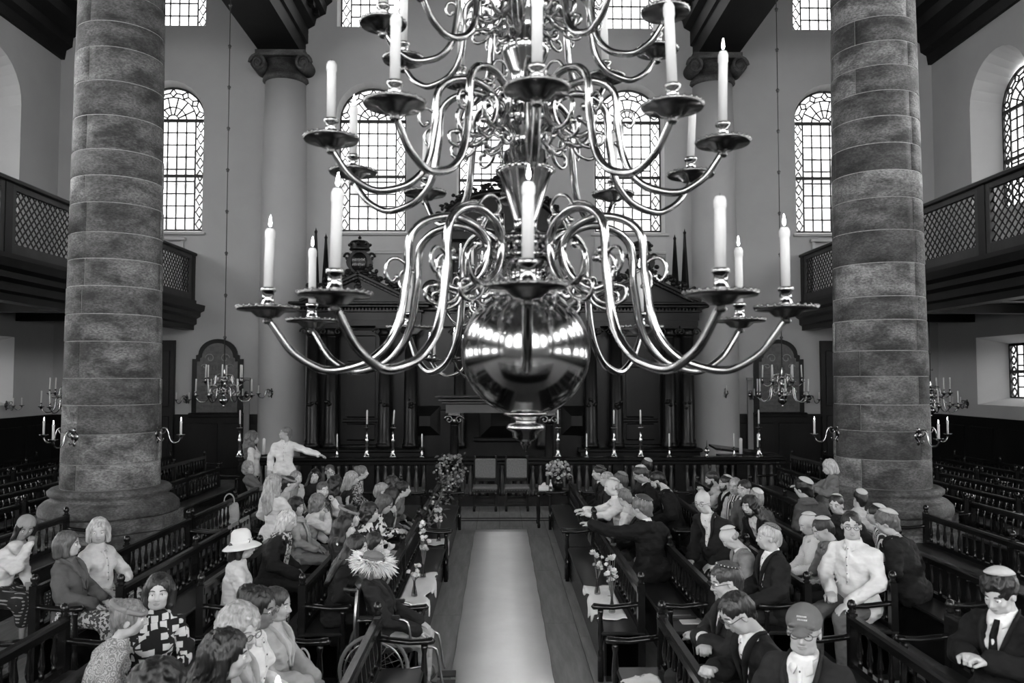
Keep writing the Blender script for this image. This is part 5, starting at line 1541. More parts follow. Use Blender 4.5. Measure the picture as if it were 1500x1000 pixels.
Pn(420, 747, 'woman with white bob and black blazer with patterned scarf', 90, (10, 5), 'f', ('thigh', 'lap'), 'bob', .45, .04, jacket=.02, scarf='floral', bottom=.02)
Pn(437, 727, 'woman with dark swept up hair and pale draped scarf', 85, (30, 0), 'f', ('lap', 'lap'), 'curly', .02, .30, scarf=.34, bottom=.25, sv=.34)
Pn(466, 722, 'woman with curly greying hair raising her hand, pale cardigan', 75, (-25, 0), 'f', ('chin', 'lap'), 'curly', .14, .48, bottom=.1)
Pn(403, 696, 'woman with long blonde hair standing in long pale coat, back to the camera', 20, (20, 0), 'f', ('lap', 'lap'), 'long', .26, .42, bottom=.4, stand=1.56, Y=9.5, skirt=True)
Pn(424, 697, 'woman in dark patterned kerchief behind the long pale coat', 80, (0, 0), 'f', ('lap', 'lap'), 'short', .02, .3, hat='headband')
Pn(434, 690, 'woman touching her face, pale jacket, back rows left', 110, (20, 0), 'f', ('chin', 'lap'), 'short', .2, .42, sv=.42)
Pn(460, 687, 'dark haired woman with fringe looking at the camera, sleeveless dark dress', 150, (20, 0), 'f', ('lap', 'lap'), 'long', .012, .02, sleeves='none', sv=.42)
Pn(485, 681, 'person with glasses seen above the crowd near the balustrade', 165, (0, 0), 'm', ('lap', 'lap'), 'short', .06, .35, glasses=True)
Pn(474, 706, 'woman with tied brown hair in white wrap', 100, (40, 0), 'f', ('lap', 'chin'), 'short', .08, .58, scarf=.10, sv=.40)
Pn(492, 697, 'woman with big dark curls seen from behind', 40, (0, 0), 'f', ('lap', 'lap'), 'longcurl', .015, .2)
Pn(515, 690, 'woman with long wavy blonde hair and bare shoulders', 60, (20, 0), 'f', ('lap', 'lap'), 'long', .30, .03, sleeves='none', sv=.42)
Pn(531, 681, 'woman with high bun in profile, printed dress', 85, (0, -8), 'f', ('lap', 'lap'), 'updo', .14, 'floral', sv=.42)
Pn(516, 741, 'woman with dark hair and pale hair clip', 85, (0, 0), 'f', ('lap', 'lap'), 'bob', .012, .05, hat='headband')
Pn(543, 735, 'dark haired woman in profile wearing black and white cow print', 92, (0, 0), 'f', ('lap', 'lap'), 'curly', .025, 'cow', bottom='cow', skirt=True, sv=.38, collar=False)
Pn(560, 724, 'woman with glasses and wavy brown hair reading in patterned blouse', 92, (5, 18), 'f', ('phone', 'phone'), 'bob', .06, 'cow', bottom=.28, glasses=True, sv=.36)
Pn(562, 707, 'grey haired person behind the reading woman', 80, (0, 0), 'f', ('lap', 'lap'), 'short', .22, .1)
Pn(574, 714, 'woman with dark bob turned away, pale shawl', 70, (-10, 0), 'f', ('lap', 'lap'), 'bob', .012, .04, scarf=.4)
Pn(591, 704, 'smiling dark haired woman in profile nearest the flowers', 92, (0, -3), 'f', ('lap', 'clasp'), 'updo', .012, .12, bottom=.1, sv=.40, sleeves='elbow')
Pn(577, 696, 'dark haired head behind the smiling woman in profile', 60, (-10, 0), 'f', ('lap', 'lap'), 'curly', .03, .05)
Pn(508, 756, 'woman with long dark hair and patterned scarf', 88, (0, 0), 'f', ('lap', 'lap'), 'long', .015, .03, scarf='cow', sv=.36)
Pn(521, 783, 'woman with long dark hair in black leaning forward', 88, (8, 4), 'f', ('lap', 'lap'), 'long', .012, .012, bottom=.02, sv=.36)
Pn(546, 783, 'young woman propping her head on her hand in front row', 92, (12, 6), 'f', ('chin', 'hair'), 'long', .02, .50, sleeves='short', sv=.42, bottom=.1)
Pn(549, 818, 'person in white feathered hat and dark jacket seated in the wheelchair', 88, (15, 10), 'f', ('thigh', 'thigh'), 'bob', .1, .06, jacket=.025, hat='feather', bottom=.30, hip=(-.98, 7.02), ht=1.24, Y=7.0)
Pn(367, 674, 'older woman in dark jacket on back bench beside a tote bag', 100, (30, 0), 'f', ('rail', 'lap'), 'curly', .25, .12, bottom=.03)
Pn(372, 626, 'woman with long curly hair standing in pale jumper beside the left half column', 80, (-10, 0), 'f', ('hang', 'hang'), 'longcurl', .10, .50, bottom=.04, stand=1.70, Y=14.9)
Pn(417, 628, 'man in white shirt standing with one arm stretched out', 172, (75, -8), 'm', ('hang', 'out'), 'short', .14, .66, bottom=.30, stand=1.80, Y=14.8, sv=.36)
# ---- right block: men facing the aisle (heading -x = -90)
Pn(877, 681, 'man in dark suit and dark skullcap at the far end of the right rows', -88, (0, 0), 'm', ('lap', 'lap'), 'short', .02, .6, jacket=.02, tie=.02, hat='kip_d', sv=.36)
Pn(888, 691, 'grey haired man beside the dark skullcap, far right rows', -80, (-10, 0), 'm', ('lap', 'lap'), 'short', .28, .3, jacket=.04, sv=.38)
Pn(906, 690, 'man with striped white and dark skullcap', -60, (0, 0), 'm', ('lap', 'lap'), 'short', .06, .2, hat='kip_p')
Pn(897, 700, 'bald man in white shirt with white skullcap leaning his arms on the rail', -90, (-12, 6), 'm', ('rail', 'rail'), 'bald', .35, .60, hat='kip_w', sv=.44, bottom=.1)
Pn(916, 715, 'man with circle patterned skullcap bending his head', -60, (20, 14), 'm', ('lap', 'lap'), 'short', .12, .45, hat='kip_p', sv=.38)
Pn(938, 727, 'bald man in dark suit among the right front rows', -75, (10, 16), 'm', ('lap', 'lap'), 'bald', .3, .6, jacket=.02, sv=.44, Y=9.95)
Pn(941, 738, 'man in black suit seen from behind with arm along the rail', -28, (-20, 6), 'm', ('lap', 'reach'), 'mcurly', .12, .6, jacket=.012, hat='kip_d', sc=1.12, bigness=1.1, Y=9.0)
Pn(946, 670, 'man with pale skullcap behind the looking down man, far right', -40, (0, 0), 'm', ('lap', 'lap'), 'short', .02, .05, hat='kip_w')
Pn(942, 682, 'man in suit and white skullcap looking down', -85, (-10, 18), 'm', ('phone', 'lap'), 'short', .05, .6, jacket=.03, tie=.05, hat='kip_w', sv=.34, ht=1.36)
Pn(968, 691, 'bearded dark haired man in black suit with bowed head', -80, (0, 24), 'm', ('lap', 'lap'), 'short', .012, .6, jacket=.012, beard=.015, sv=.40, ht=1.36)
Pn(1032, 732, 'bald heavy man with black glasses, white shirt and open dark jacket', -125, (-15, 6), 'm', ('thigh', 'thigh'), 'bald', .1, .58, jacket=.02, glasses=True, belly=.07, sv=.42, bottom=.03, sc=1.08, bigness=1.08)
Pn(1044, 690, 'bearded man holding his hands up before his face', -85, (0, 8), 'm', ('up', 'up'), 'short', .03, .4, beard=.02, sv=.36)
Pn(1062, 695, 'bearded man with pale skullcap beside the raised hands', -95, (0, 0), 'm', ('lap', 'lap'), 'short', .02, .5, jacket=.02, beard=.015, hat='kip_w', sv=.38)
Pn(1076, 700, 'grey man with striped prayer scarf', -120, (-20, 0), 'm', ('lap', 'lap'), 'short', .25, .40, scarf='stripe', sv=.36)
Pn(1090, 703, 'young man with short dark hair behind the prayer scarf', -120, (-10, 4), 'm', ('lap', 'lap'), 'short', .02, .1, sv=.38)
Pn(1107, 714, 'grey haired man with skullcap seen from behind, right middle rows', -40, (20, 0), 'm', ('lap', 'lap'), 'short', .22, .08, hat='kip_w')
Pn(1100, 726, 'man with long dark hair and beard in black jacket', -120, (-5, 0), 'm', ('lap', 'lap'), 'longcurl', .012, .5, jacket=.015, beard=.015, sv=.38)
Pn(1077, 769, 'bald man in pale suit looking down at his phone', -85, (0, 32), 'm', ('phone', 'phone'), 'bald', .3, .55, jacket=.20, tie=.05, hat='kip_w', sv=.42, bottom=.3)
Pn(1124, 776, 'white haired man with patterned skullcap in navy suit and white shirt', -95, (8, 0), 'm', ('clasp', 'thigh'), 'short', .40, .62, jacket=.02, hat='kip_p', sv=.38, bottom=.03, sc=1.08)
Pn(1065, 833, 'man with beaded dark skullcap and glasses in grey suit, profile', -95, (0, 12), 'm', ('cross', 'cross'), 'short', .05, .6, jacket=.035, hat='kip_d', glasses=True, sv=.36, bottom=.04, sc=1.05)
Pn(1090, 877, 'dark haired man with glasses looking down at his hands in black suit', -98, (-5, 28), 'm', ('phone', 'clasp'), 'short', .02, .62, jacket=.015, glasses=True, sv=.36, bottom=.03, sc=1.05)
Pn(1176, 910, 'old man in baseball cap and glasses at the lower right edge', -140, (-12, 0), 'm', ('lap', 'lap'), 'short', .45, .6, jacket=.03, glasses=True, hat='cap', sv=.36, sc=1.08)
Pn(1466, 836, 'young man in suit and tie with pale skullcap fiddling with his hands', -120, (0, 22), 'm', ('phone', 'phone'), 'mcurly', .02, .62, jacket=.012, tie=.012, hat='kip_w', sv=.42, stand=1.62, Y=4.45)
Pn(1246, 763, 'young man with round glasses in white shirt looking at the camera', -125, (-35, 2), 'm', ('clasp', 'thigh'), 'short', .03, .58, glasses=True, sv=.42, bottom=.12, sc=1.06, bigness=1.08)
Pn(1209, 755, 'man in grey shirt with pale skullcap and bowed head', -92, (0, 22), 'm', ('clasp', 'clasp'), 'short', .05, .16, hat='kip_w', sv=.40, bottom=.04, sleeves='elbow')
Pn(1187, 750, 'bald man in white checked shirt with pale skullcap', -92, (0, 20), 'm', ('lap', 'clasp'), 'bald', .3, 'check', hat='kip_w', sv=.42, bottom=.12)
Pn(1227, 723, 'smiling man with pale skullcap in dark jumper', -140, (0, 6), 'm', ('lap', 'lap'), 'short', .03, .03, hat='kip_w', sv=.40)
Pn(1258, 715, 'dark haired man with skullcap in vest over pale shirt, turned away', 20, (-20, 0), 'm', ('lap', 'lap'), 'short', .015, .45, hat='kip_w', sleeves='short')
Pn(1283, 737, 'man with pale skullcap half hidden behind the curly head', -60, (0, 0), 'm', ('lap', 'lap'), 'short', .015, 'stripe', hat='kip_w')
Pn(1302, 750, 'curly haired man in dark jacket and skullcap seen from behind', -40, (-25, 10), 'm', ('lap', 'lap'), 'mcurly', .10, .3, jacket=.02, hat='kip_w', sc=1.05, bigness=1.06)
Pn(1216, 676, 'blonde woman in grey top standing beside the right column', -75, (0, 18), 'f', ('rail', 'phone'), 'bob', .40, .16, sv=.42, stand=1.55, Y=11.25, bottom=.05)
Pn(1177, 699, 'man with dark curls and skullcap in grey hooded jacket seen from behind', -20, (-20, 0), 'm', ('lap', 'lap'), 'mcurly', .012, .08, hat='kip_w', scarf=.10, Y=10.35)

# ---- spread neighbours along their benches so that nobody sits inside somebody else
SPEC = []
for a, k in PEOPLE:
    sex = a[5]; st = k.get('stand'); h0 = st or k.get('ht') or (1.29 if sex == 'm' else 1.25)
    hh_ = {'hat': .05, 'cap': .02, 'beanie': .02, 'feather': .03}.get(k.get('hat'), .012 if k.get('hat', '').startswith('kip') else 0)+.012
    Y0 = k.get('Y') or F*(HC-h0-hh_)/(a[1]-554.)
    fix = bool(k.get('Y'))
    lim = (Y0, Y0) if fix else (F*(HC-1.40-hh_)/(a[1]-554.), F*(HC-1.14-hh_)/(a[1]-554.))
    SPEC.append([a[0], Y0, lim, fix])
def passage(s_):
    if not s_[3] and 6.2 < s_[1] < 7.5: s_[1] = 7.5 if s_[1] > 6.7 else 6.15
for it in range(120):
    for q in SPEC: passage(q)
    for i in range(len(SPEC)):
        for j in range(i+1, len(SPEC)):
            A_, B_ = SPEC[i], SPEC[j]
            xa = (A_[0]-732)/F*A_[1]; xb = (B_[0]-732)/F*B_[1]
            dx = abs(xa-xb)
            if dx > .46: continue
            need = .47*math.sqrt(max(0, 1-(dx/.46)**2)); dy = B_[1]-A_[1]
            if abs(dy) < need:
                p_ = (need-abs(dy))*.25*(1 if dy >= 0 else -1)
                A_[1] = max(A_[2][0], min(A_[2][1], A_[1]-p_)); B_[1] = max(B_[2][0], min(B_[2][1], B_[1]+p_))
for (a, k), s_ in zip(PEOPLE, SPEC):
    if not k.get('stand'):
        if 'hip' in k: k['hip'] = (k['hip'][0], s_[1])
        k['Y'] = s_[1]
    person(*a, **k)
# ================================================================ flowers, cloths, small things
M_petal = mat('pale_petals', .50, .8, noise=(30, .15)); M_petal2 = mat('grey_petals', .22, .8, noise=(30, .2)); M_leaf = mat('leaves', .05, .6); M_stem = mat('stems', .08, .6); M_vase = glass_mat('vase_glass', .75)
def blossom_mesh(m, r, n=9):
    b = MB()
    for k in range(n):
        a = k*2.4; tilt = .25+.85*k/n
        u = Vector((math.cos(a), math.sin(a), 0)); d = (u*math.sin(tilt)+Vector((0, 0, math.cos(tilt)))).normalized(); sd = Vector((-u.y, u.x, 0))
        p1 = d*r*.55+sd*r*.42; p2 = d*r*1.0; p3 = d*r*.55-sd*r*.42; c = d*r*.6+u*r*.12
        b.add([(0, 0, 0), p1, p2, p3, c], [(0, 1, 4), (1, 2, 4), (2, 3, 4), (3, 0, 4)], 0, True)
    b.ball((0, 0, r*.25), r*.3, 6, 4)
    return b.mesh('blossom', m)
BLO = [blossom_mesh(M_petal, .044, 12), blossom_mesh(M_petal, .032, 10), blossom_mesh(M_petal2, .038, 10)]
def leaf_mesh():
    return MB().add([(0, 0, 0), (.014, .03, .004), (0, .075, -.006), (-.014, .03, .004), (0, .035, -.002)], [(0, 1, 4), (1, 2, 4), (2, 3, 4), (3, 0, 4)], 0, True).mesh('leaf', M_leaf)
LEAF = leaf_mesh()
def bouquet(t, c, R, n, kinds, rnd, zr=1., leaves=10):
    for k in range(n):
        a = rnd.uniform(0, 2*PI); ph_ = math.acos(rnd.uniform(-.25, 1))
        d = Vector((math.sin(ph_)*math.cos(a), math.sin(ph_)*math.sin(a), math.cos(ph_)*zr))
        inst('blossom', BLO[rnd.choice(kinds)], t, loc=Vector(c)+d*R*rnd.uniform(.75, 1.05), rot=(ph_*math.sin(a)*-1, ph_*math.cos(a), 0) if False else (0, ph_, a), scale=[rnd.uniform(.8, 1.3)]*3)
    for k in range(leaves):
        a = rnd.uniform(0, 2*PI)
        inst('leaf', LEAF, t, loc=Vector(c)+Vector((math.cos(a), math.sin(a), rnd.uniform(-.5, .5)))*R*.8, rot=(rnd.uniform(-.8, .8), rnd.uniform(-.8, .8), a), scale=[rnd.uniform(1, 2)]*3)
def vase_flowers(x, y, z, label, hgt=.30, n=9, seed=1, kinds=(0, 1)):
    rnd = random.Random(seed)
    t = thing('flower_vase', label, 'flowers', (x, y, z), group='slim vases of flowers on the benches')
    MB().lathe([(.03, 0), (.034, .01), (.028, .05), (.014, .11), (.012, .15), (.016, .16), (.013, .158), (.010, .15), (.012, .11), (.025, .05), (.028, .012), (0, .01)], 14).build('vase', M_vase, t)
    st = MB()
    for k in range(n):
        dx, dy = rnd.uniform(-.05, .05), rnd.uniform(-.05, .05); zz = .17+hgt*rnd.uniform(.25, 1)
        st.tube([(dx*.1, dy*.1, .02), (dx*.2, dy*.2, .16), (dx, dy, zz)], .0025, 4)
        inst('blossom', BLO[rnd.choice(kinds)], t, loc=(dx, dy, zz), rot=(rnd.uniform(-.9, .9), rnd.uniform(-.9, .9), 0), scale=[rnd.uniform(.9, 1.3)]*3)
    o = st.build('stems', M_stem, t); o['kind'] = 'stuff'
    for k in range(4): inst('leaf', LEAF, t, loc=(0, 0, .15+.03*k), rot=(rnd.uniform(.2, 1), 0, rnd.uniform(0, 6)))
    return t
def draped(x0, x1, y0, y1, z, edge, label, seed):
    "white cloth lying on a seat and hanging over its front edge; edge = x of the seat front"
    rnd = random.Random(seed); nx, ny = 14, 26; vs_ = []; fs_ = []
    for j in range(ny+1):
        v = j/ny; wob = .05*math.sin(v*9+seed)+.03*math.sin(v*21)
        for i in range(nx+1):
            u = i/nx; x = x0+(x1-x0+wob)*u; y = y0+(y1-y0)*v+.03*math.sin(u*7+seed)
            zz = z+.006+.006*(1+math.sin(u*14+v*11)*math.sin(v*19+u*4))
            over = (x-edge)*(1 if x1 > x0 else -1)
            if over > 0: zz = z-over*1.6; x = edge+(.012 if x1 > x0 else -.012)*(1+.5*math.sin(v*30))
            vs_.append((x, y, zz))
    for j in range(ny):
        for i in range(nx):
            a = j*(nx+1)+i; fs_.append((a, a+1, a+nx+2, a+nx+1))
    o = MB().add(vs_, fs_, 0, True).build('white_cloth', M_white)
    sm = o.modifiers.new('thickness', 'SOLIDIFY'); sm.thickness = .004; sm.offset = 1
    return tag(o, label, 'cloth', 'white cloths on the front benches')
# right front bench: cloth + vases
draped(1.20, .87, 7.55, 8.75, ZSEAT, .91, 'rumpled white cloth on the right front bench beneath two vases', 1)
vase_flowers(1.02, 8.40, ZSEAT+.015, 'slim glass vase of pale carnations on white cloth, right front bench, farther one', .24, 9, 3)
vase_flowers(1.08, 7.75, ZSEAT+.015, 'slim glass vase of pale flowers on white cloth, right front bench, nearer one', .36, 13, 4)
# left front bench
draped(-1.02, -.70, 8.05, 9.35, ZSEAT, -.72, 'rumpled white cloth on the left front bench', 2)
vase_flowers(-.88, 8.35, ZSEAT+.015, 'low vase of pale flowers on the cloth of the left front bench', .14, 8, 5)
vase_flowers(-.86, 9.1, ZSEAT+.015, 'tall vase of pale blossoms on the cloth of the left front bench', .44, 16, 6)
o = draped(-.98, -.66, 10.9, 11.3, ZSEAT, -.72, 'white napkin under the vase at the far left front bench', 3)
vase_flowers(-.84, 11.1, ZSEAT+.015, 'vase of pale flowers on white napkin at the far left front bench', .34, 11, 7)
# cloth with flowers on near right bench
draped(1.2, .95, 5.75, 6.15, ZSEAT, .91, 'white cloth on the nearest right bench', 5)
vase_flowers(-.80, 5.2, ZSEAT+.01, 'small posy of white flowers on the nearest left bench', .12, 9, 8)
# bouquet on the table
rnd = random.Random(17)
t = thing('bouquet', 'large round pale bouquet on the side table', 'flowers', (1.08, 14.8, .66))
MB().lathe([(.07, 0), (.09, .04), (.10, .12), (.07, .2), (.06, .2), (.0, .19)], 16).build('vase', M_wood2, t)
bouquet(t, (0, 0, .28), .24, 90, (0, 0, 2), rnd, 1.0, 26)
t = thing('tissue_box', 'small white paper box on the side table', 'box', (.80, 14.62, .66))
MB().bevbox(-.09, .09, -.06, .06, 0, .09, .008).build('box', M_paper, t); MB().add([(-.05, 0, .09), (.05, 0, .09), (.03, .02, .15), (-.02, -.02, .14)], [(0, 1, 2, 3)]).build('tissue', M_paper, t)
t = thing('bottle', 'small bottle beside the white box on the side table', 'bottle', (.93, 14.6, .66))
MB().lathe([(.03, 0), (.03, .10), (.012, .14), (.012, .18), (.014, .18), (.014, .20)], 12).build('body', M_paper, t); MB().box(-.022, .022, -.032, -.028, .03, .08).build('label', M_black, t)
# floral arrangement on a stand at left
t = thing('flower_stand', 'tall stand with airy grey flower arrangement left of the chairs', 'flowers', (-.93, 15.0, 0))
MB().lathe([(.16, 0), (.16, .03), (.03, .06), (.025, .5), (.03, .62), (.18, .64), (.18, .66)], 16).build('stand', M_wood2, t)
MB().lathe([(.10, .66), (.14, .70), (.13, .78), (.11, .78)], 14).build('bowl', M_wood2, t)
for k in range(150):
    a = rnd.uniform(0, 2*PI); zz = rnd.uniform(.55, 1.25); r = .26*(1-abs(zz-.95)/.55)+.05
    inst('blossom', BLO[2 if rnd.random() < .7 else 1], t, loc=(r*math.cos(a)*rnd.uniform(.5, 1.1), r*math.sin(a), zz), rot=(rnd.uniform(-1, 1), rnd.uniform(-1, 1), 0), scale=[rnd.uniform(.8, 1.4)]*3)
for k in range(60):
    a = rnd.uniform(0, 2*PI); zz = rnd.uniform(.35, 1.3); r = rnd.uniform(.1, .3)
    inst('leaf', LEAF, t, loc=(r*math.cos(a), r*math.sin(a), zz), rot=(rnd.uniform(-1, 1), rnd.uniform(-1, 1), a), scale=[rnd.uniform(1, 2.2)]*3)
# garland of greenery on the left front bench back
t = thing('garland', 'garland of greenery and small flowers trailing over the end of the left bench', 'garland', (-1.0, 12.6, ZRAIL))
for k in range(90):
    u = rnd.uniform(-1.6, 1.6)
    inst('leaf', LEAF, t, loc=(rnd.uniform(-.08, .10), u, rnd.uniform(-.32, .06)), rot=(rnd.uniform(-1.4, 1.4), rnd.uniform(-1.4, 1.4), rnd.uniform(0, 6)), scale=[rnd.uniform(.9, 1.8)]*3)
for k in range(26):
    u = rnd.uniform(-1.6, 1.6); inst('blossom', BLO[rnd.choice((1, 2))], t, loc=(rnd.uniform(-.05, .12), u, rnd.uniform(-.25, .05)), rot=(rnd.uniform(-1, 1), rnd.uniform(-1, 1), 0))
MB().tube([(.02, -1.6, -.1), (.05, -.8, -.02), (.04, 0, -.05), (.05, .8, -.02), (.02, 1.6, -.12)], .008, 5).build('vine', M_stem, t)
# books and papers
def book(x, y, z, rz, label, w=.16, l=.24, h=.02, mats=None):
    t = thing('book', label, 'book', (x, y, z), rz=rz)
    MB().box(-l/2, l/2, -w/2, w/2, 0, .003).box(-l/2, l/2, -w/2, w/2, h-.003, h).box(-l/2, l/2, -w/2, -w/2+.003, .003, h-.003).build('cover', mats or M_black, t)
    MB().box(-l/2+.004, l/2-.004, -w/2+.003, w/2-.004, .003, h-.003).build('pages', M_paper, t)
    m = MB(); rr_ = random.Random(3); xx = -l*.35
    while xx < l*.32:
        w_ = rr_.uniform(.006, .016); m.box(xx, xx+w_, -.012, .012, h, h+.0008); xx += w_+.006
    m.build('cover_print', M_paper, t)
    return t
book(1.72, 7.62, ZSEAT, .06, 'dark covered book with white pages on the second right bench', h=.024)
book(1.80, 7.50, ZSEAT, .02, 'pale booklet in front of the dark book on the second right bench', h=.008, mats=M_paper)
book(2.62, 5.45, ZSEAT, .05, 'thick bound book lying on the third right bench', .12, .26, .035)
def paper(x, y, z, rz, label):
    o = MB().add([(-.1, -.07, .002), (.1, -.07, .006), (.1, .07, .002), (-.1, .07, .008), (0, 0, .012)], [(0, 1, 4), (1, 2, 4), (2, 3, 4), (3, 0, 4)]).build('paper_sheet', M_paper, loc=(x, y, z), rot=(0, 0, rz))
    o.modifiers.new('t', 'SOLIDIFY').thickness = .001
    tag(o, label, 'paper')
paper(-1.62, 9.9, ZSEAT+.002, .4, 'folded white sheet on the left bench beside the blazer')
paper(-2.48, 9.0, ZSEAT+.002, .1, 'printed leaflet on the third left bench')
paper(2.58, 5.15, ZSEAT+.002, .1, 'pale open leaflet on the third right bench')
# bags
def tote(x, y, z, rz, label, m, w=.30, h=.34, d=.10, strap=.24):
    t = thing('tote_bag', label, 'bag', (x, y, z), rz=rz)
    b = MB(); vs_ = []; fs_ = []; n_ = 16
    for i, (zz, k) in enumerate(((0, .85), (.04, 1.0), (h*.5, 1.0), (h*.9, .92), (h, .85))):
        for j in range(n_):
            a = 2*PI*j/n_; c, s2 = math.cos(a), math.sin(a)
            sx = math.copysign(abs(c)**.5, c); sy = math.copysign(abs(s2)**.5, s2)
            vs_.append((w/2*k*sx+.006*math.sin(j*2+i), d/2*k*sy+.006*math.sin(j*3+i*2), zz))
    for i in range(4):
        for j in range(n_): fs_.append((i*n_+j, i*n_+(j+1) % n_, (i+1)*n_+(j+1) % n_, (i+1)*n_+j))
    fs_.append(tuple(range(n_-1, -1, -1)))
    b.add(vs_, fs_, 0, True).build('body', m, t)
    for e in (-1, 1):
        MB().tube(smooth_path([(-w*.25, e*d*.4, h*.85), (-w*.22, e*d*.35, h+strap*.6), (0, e*d*.2, h+strap), (w*.22, e*d*.35, h+strap*.6), (w*.25, e*d*.4, h*.85)], 3), .008, 5).build('strap', m, t)
    return t
P_ = at(336, 718, 12.4)
tote(P_.x, 12.4, .45, .3, 'pale canvas tote bag with long straps hanging beside the older woman', cloth(.33), strap=.14)
tote(-1.50, 6.1, .3, 1.2, 'pale handbag with looped handles behind the grey jacket', cloth(.36), .26, .22, .12, .16)
P_ = at(1000, 770, 9.1)
tote(1.74, 9.47, ZSEAT, 1.4, 'crumpled pale bag on the second right bench beside the black suit', cloth(.40), .34, .20, .16, .05)
tote(-1.45, 7.5, .25, .4, 'black leather shoulder bag hanging behind the wheelchair', M_black, .26, .30, .10, .22)
# coats hung on bench backs
def coat(x, y, label, m):
    vs_ = []; fs_ = []; nx, ny = 10, 8
    for j in range(ny+1):
        for i in range(nx+1):
            u = i/nx-.5; v = j/ny
            vs_.append((x+.05+.03*math.sin(u*18)*v+.02*v, y+u*(.36+.08*v), ZRAIL+.03-.42*v))
    for j in range(ny):
        for i in range(nx): a = j*(nx+1)+i; fs_.append((a, a+1, a+nx+2, a+nx+1))
    o = MB().add(vs_, fs_, 0, True).build('draped_garment', m); sm = o.modifiers.new('t', 'SOLIDIFY'); sm.thickness = .012
    tag(o, label, 'garment')
coat(-3.40, 10.6, 'pale garment hanging over a bench back left of the standing pale coat', cloth(.22))
coat(-3.40, 10.15, 'second pale garment hanging over the same left bench back', cloth(.18))
# ---- wheelchair
WX, WY = -1.0, 7.02
t = thing('wheelchair', 'folding wheelchair with spoked wheels beside the left front bench', 'wheelchair', (WX, WY, 0), rz=-math.radians(88))
def wheel(e):
    w = MB(); pts = [(0, .28*math.cos(a), .29+.28*math.sin(a)) for a in [2*PI*k/32 for k in range(33)]]
    ty = MB().tube(pts, .017, 8, caps=False).build('rear_wheel', M_rubber, t, loc=(e*.29, -.05, 0))
    MB().tube([(e*.03, .24*math.cos(a), .29+.24*math.sin(a)) for a in [2*PI*k/32 for k in range(33)]], .009, 6, caps=False).build('push_rim', M_steel, ty)
    sp_ = MB()
    for k in range(18):
        a = 2*PI*k/18; sp_.tube([(0, .03*math.cos(a+.5), .29+.03*math.sin(a+.5)), (0, .265*math.cos(a), .29+.265*math.sin(a))], .0025, 4)
    for k in range(18):
        pass
    o = sp_.build('spokes', M_steel, ty); o['kind'] = 'stuff'
    hb_ = MB(); hb_.M = Matrix.Translation((0, 0, .29)) @ Matrix.Rotation(PI/2, 4, 'Y'); hb_.lathe([(.03, -.03), (.035, 0), (.03, .03)], 12); hb_.build('hub', M_steel, ty)
    fw = MB().tube([(e*.22, .36+.075*math.cos(a), .09+.075*math.sin(a)) for a in [2*PI*k/20 for k in range(21)]], .014, 7, caps=False).build('caster_wheel', M_rubber, t)
    MB().tube([(e*.22, .36, .09), (e*.23, .36, .2), (e*.25, .34, .3)], .012, 6).build('caster_fork', M_steel, t)
    MB().tube(smooth_path([(e*.25, -.2, .95), (e*.25, -.2, .3), (e*.25, .1, .28), (e*.25, .34, .30), (e*.24, .38, .44)], 2), .012, 7).build('side_frame', M_steel, t)
    MB().tube(smooth_path([(e*.25, -.2, .68), (e*.25, .1, .69), (e*.25, .22, .66), (e*.25, .25, .5)], 3), .012, 7).build('arm_frame', M_steel, t)
    MB().bevbox(e*.25-.025, e*.25+.025, -.18, .16, .69, .72, .01).build('arm_pad', M_black, t)
    MB().tube([(e*.25, -.2, .93), (e*.25, -.31, .94)], .017, 8).build('push_handle', M_black, t)
    MB().tube(smooth_path([(e*.20, .38, .44), (e*.20, .46, .42), (e*.20, .50, .2), (e*.20, .52, .12)], 3), .012, 7).build('leg_rest', M_steel, t)
    MB().bevbox(e*.11-.07, e*.11+.07, .46, .62, .095, .11, .005).build('foot_plate', M_black, t)
wheel(-1); wheel(1)
MB().bevbox(-.23, .23, -.16, .26, .40, .43, .012).build('seat', M_black, t)
MB().bevbox(-.23, .23, -.21, -.185, .43, .90, .01).build('back', M_black, t)
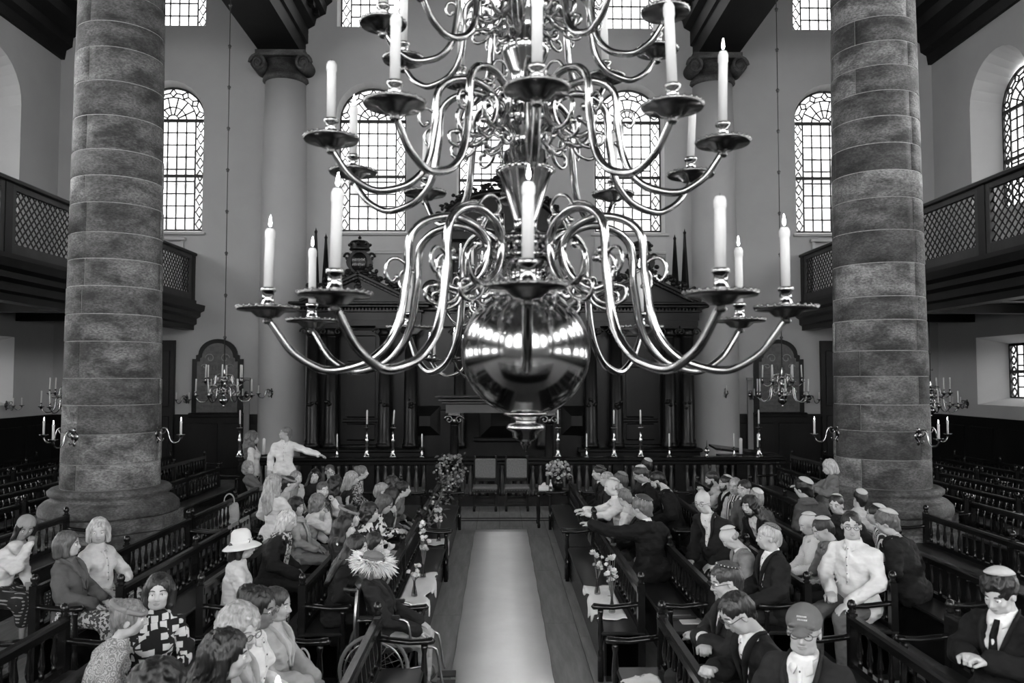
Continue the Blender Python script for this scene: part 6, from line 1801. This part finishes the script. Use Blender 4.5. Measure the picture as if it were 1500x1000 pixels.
# ---- reading platform under the camera (below the frame), with a candle on its rail
t = thing('reading_platform', 'dark wooden reading platform with rail at the near edge of the view', 'platform', (0, -1.2, 0))
MB().box(-2.2, 2.2, -2.9, 2.9, 0, 1.05).build('base', M_wood, t)
MB().bevbox(-2.2, 2.2, 2.8, 2.92, 1.84, 1.90, .015).build('top_rail', M_wood2, t)
MB().box(-2.2, 2.2, 2.82, 2.9, 1.12, 1.2).build('lower_rail', M_wood2, t)
pm = MB().lathe([(.04, 1.05), (.04, 1.2), (.025, 1.25), (.045, 1.4), (.025, 1.65), (.04, 1.7), (.04, 1.84)], 10).mesh('baluster', M_wood2)
for k in range(15): inst('baluster', pm, t, loc=(-2.1+k*.3, 2.86, 0))
P_ = at(407, 1004, 1.66)
t = thing('candlestick', 'candle burning at the very bottom edge of the view', 'candlestick', (P_.x, 1.66, 1.90))
hz = P_.z-1.90
MB().lathe([(.035, 0), (.035, .01), (.012, .02), (.014, hz*.4)], 14).build('stick', M_brass, t)
MB().lathe([(.010, hz*.4), (.009, hz-.01), (.002, hz-.006)], 10).build('candle', M_wax, t)
inst('flame', FLAME, t, loc=(0, 0, hz-.006), scale=(.55, .55, .5))
# ---- houses seen through the leaded glass
M_brick = mat('outside_brick', .75, .8, noise=(4, .3)); M_outw = mat('outside_frames', .82, .6)
for i, (x0, x1, nm) in enumerate(((-16, -6.5, 'left'), (6.5, 16, 'right'))):
    t = thing('brick_house', 'brick house seen through the outer windows at %s' % nm, 'building', ((x0+x1)/2, 34, 0))
    w_ = (x1-x0)/2
    MB().box(-w_, w_, 0, 6, 0, 11.0).build('wall', M_brick, t)
    MB().prism([(-w_-.3, 11.0), (w_+.3, 11.0), (0, 13.2)], -.2, 6.2, 'y').build('roof', mat('outside_roof', .6, .7), t)
    for cx in (-3.2, -1.1, 1.1, 3.2):
        for z_ in (5.2, 8.2):
            f_ = MB().box(cx-.6, cx+.6, -.06, 0, z_, z_+1.8).build('window', M_outw, t)
            MB().box(cx-.5, cx-.03, -.08, -.05, z_+.1, z_+1.7).build('pane', mat('outside_pane', .42, .3), f_); MB().box(cx+.03, cx+.5, -.08, -.05, z_+.1, z_+1.7).build('pane', mat('outside_pane', .42, .3), f_)
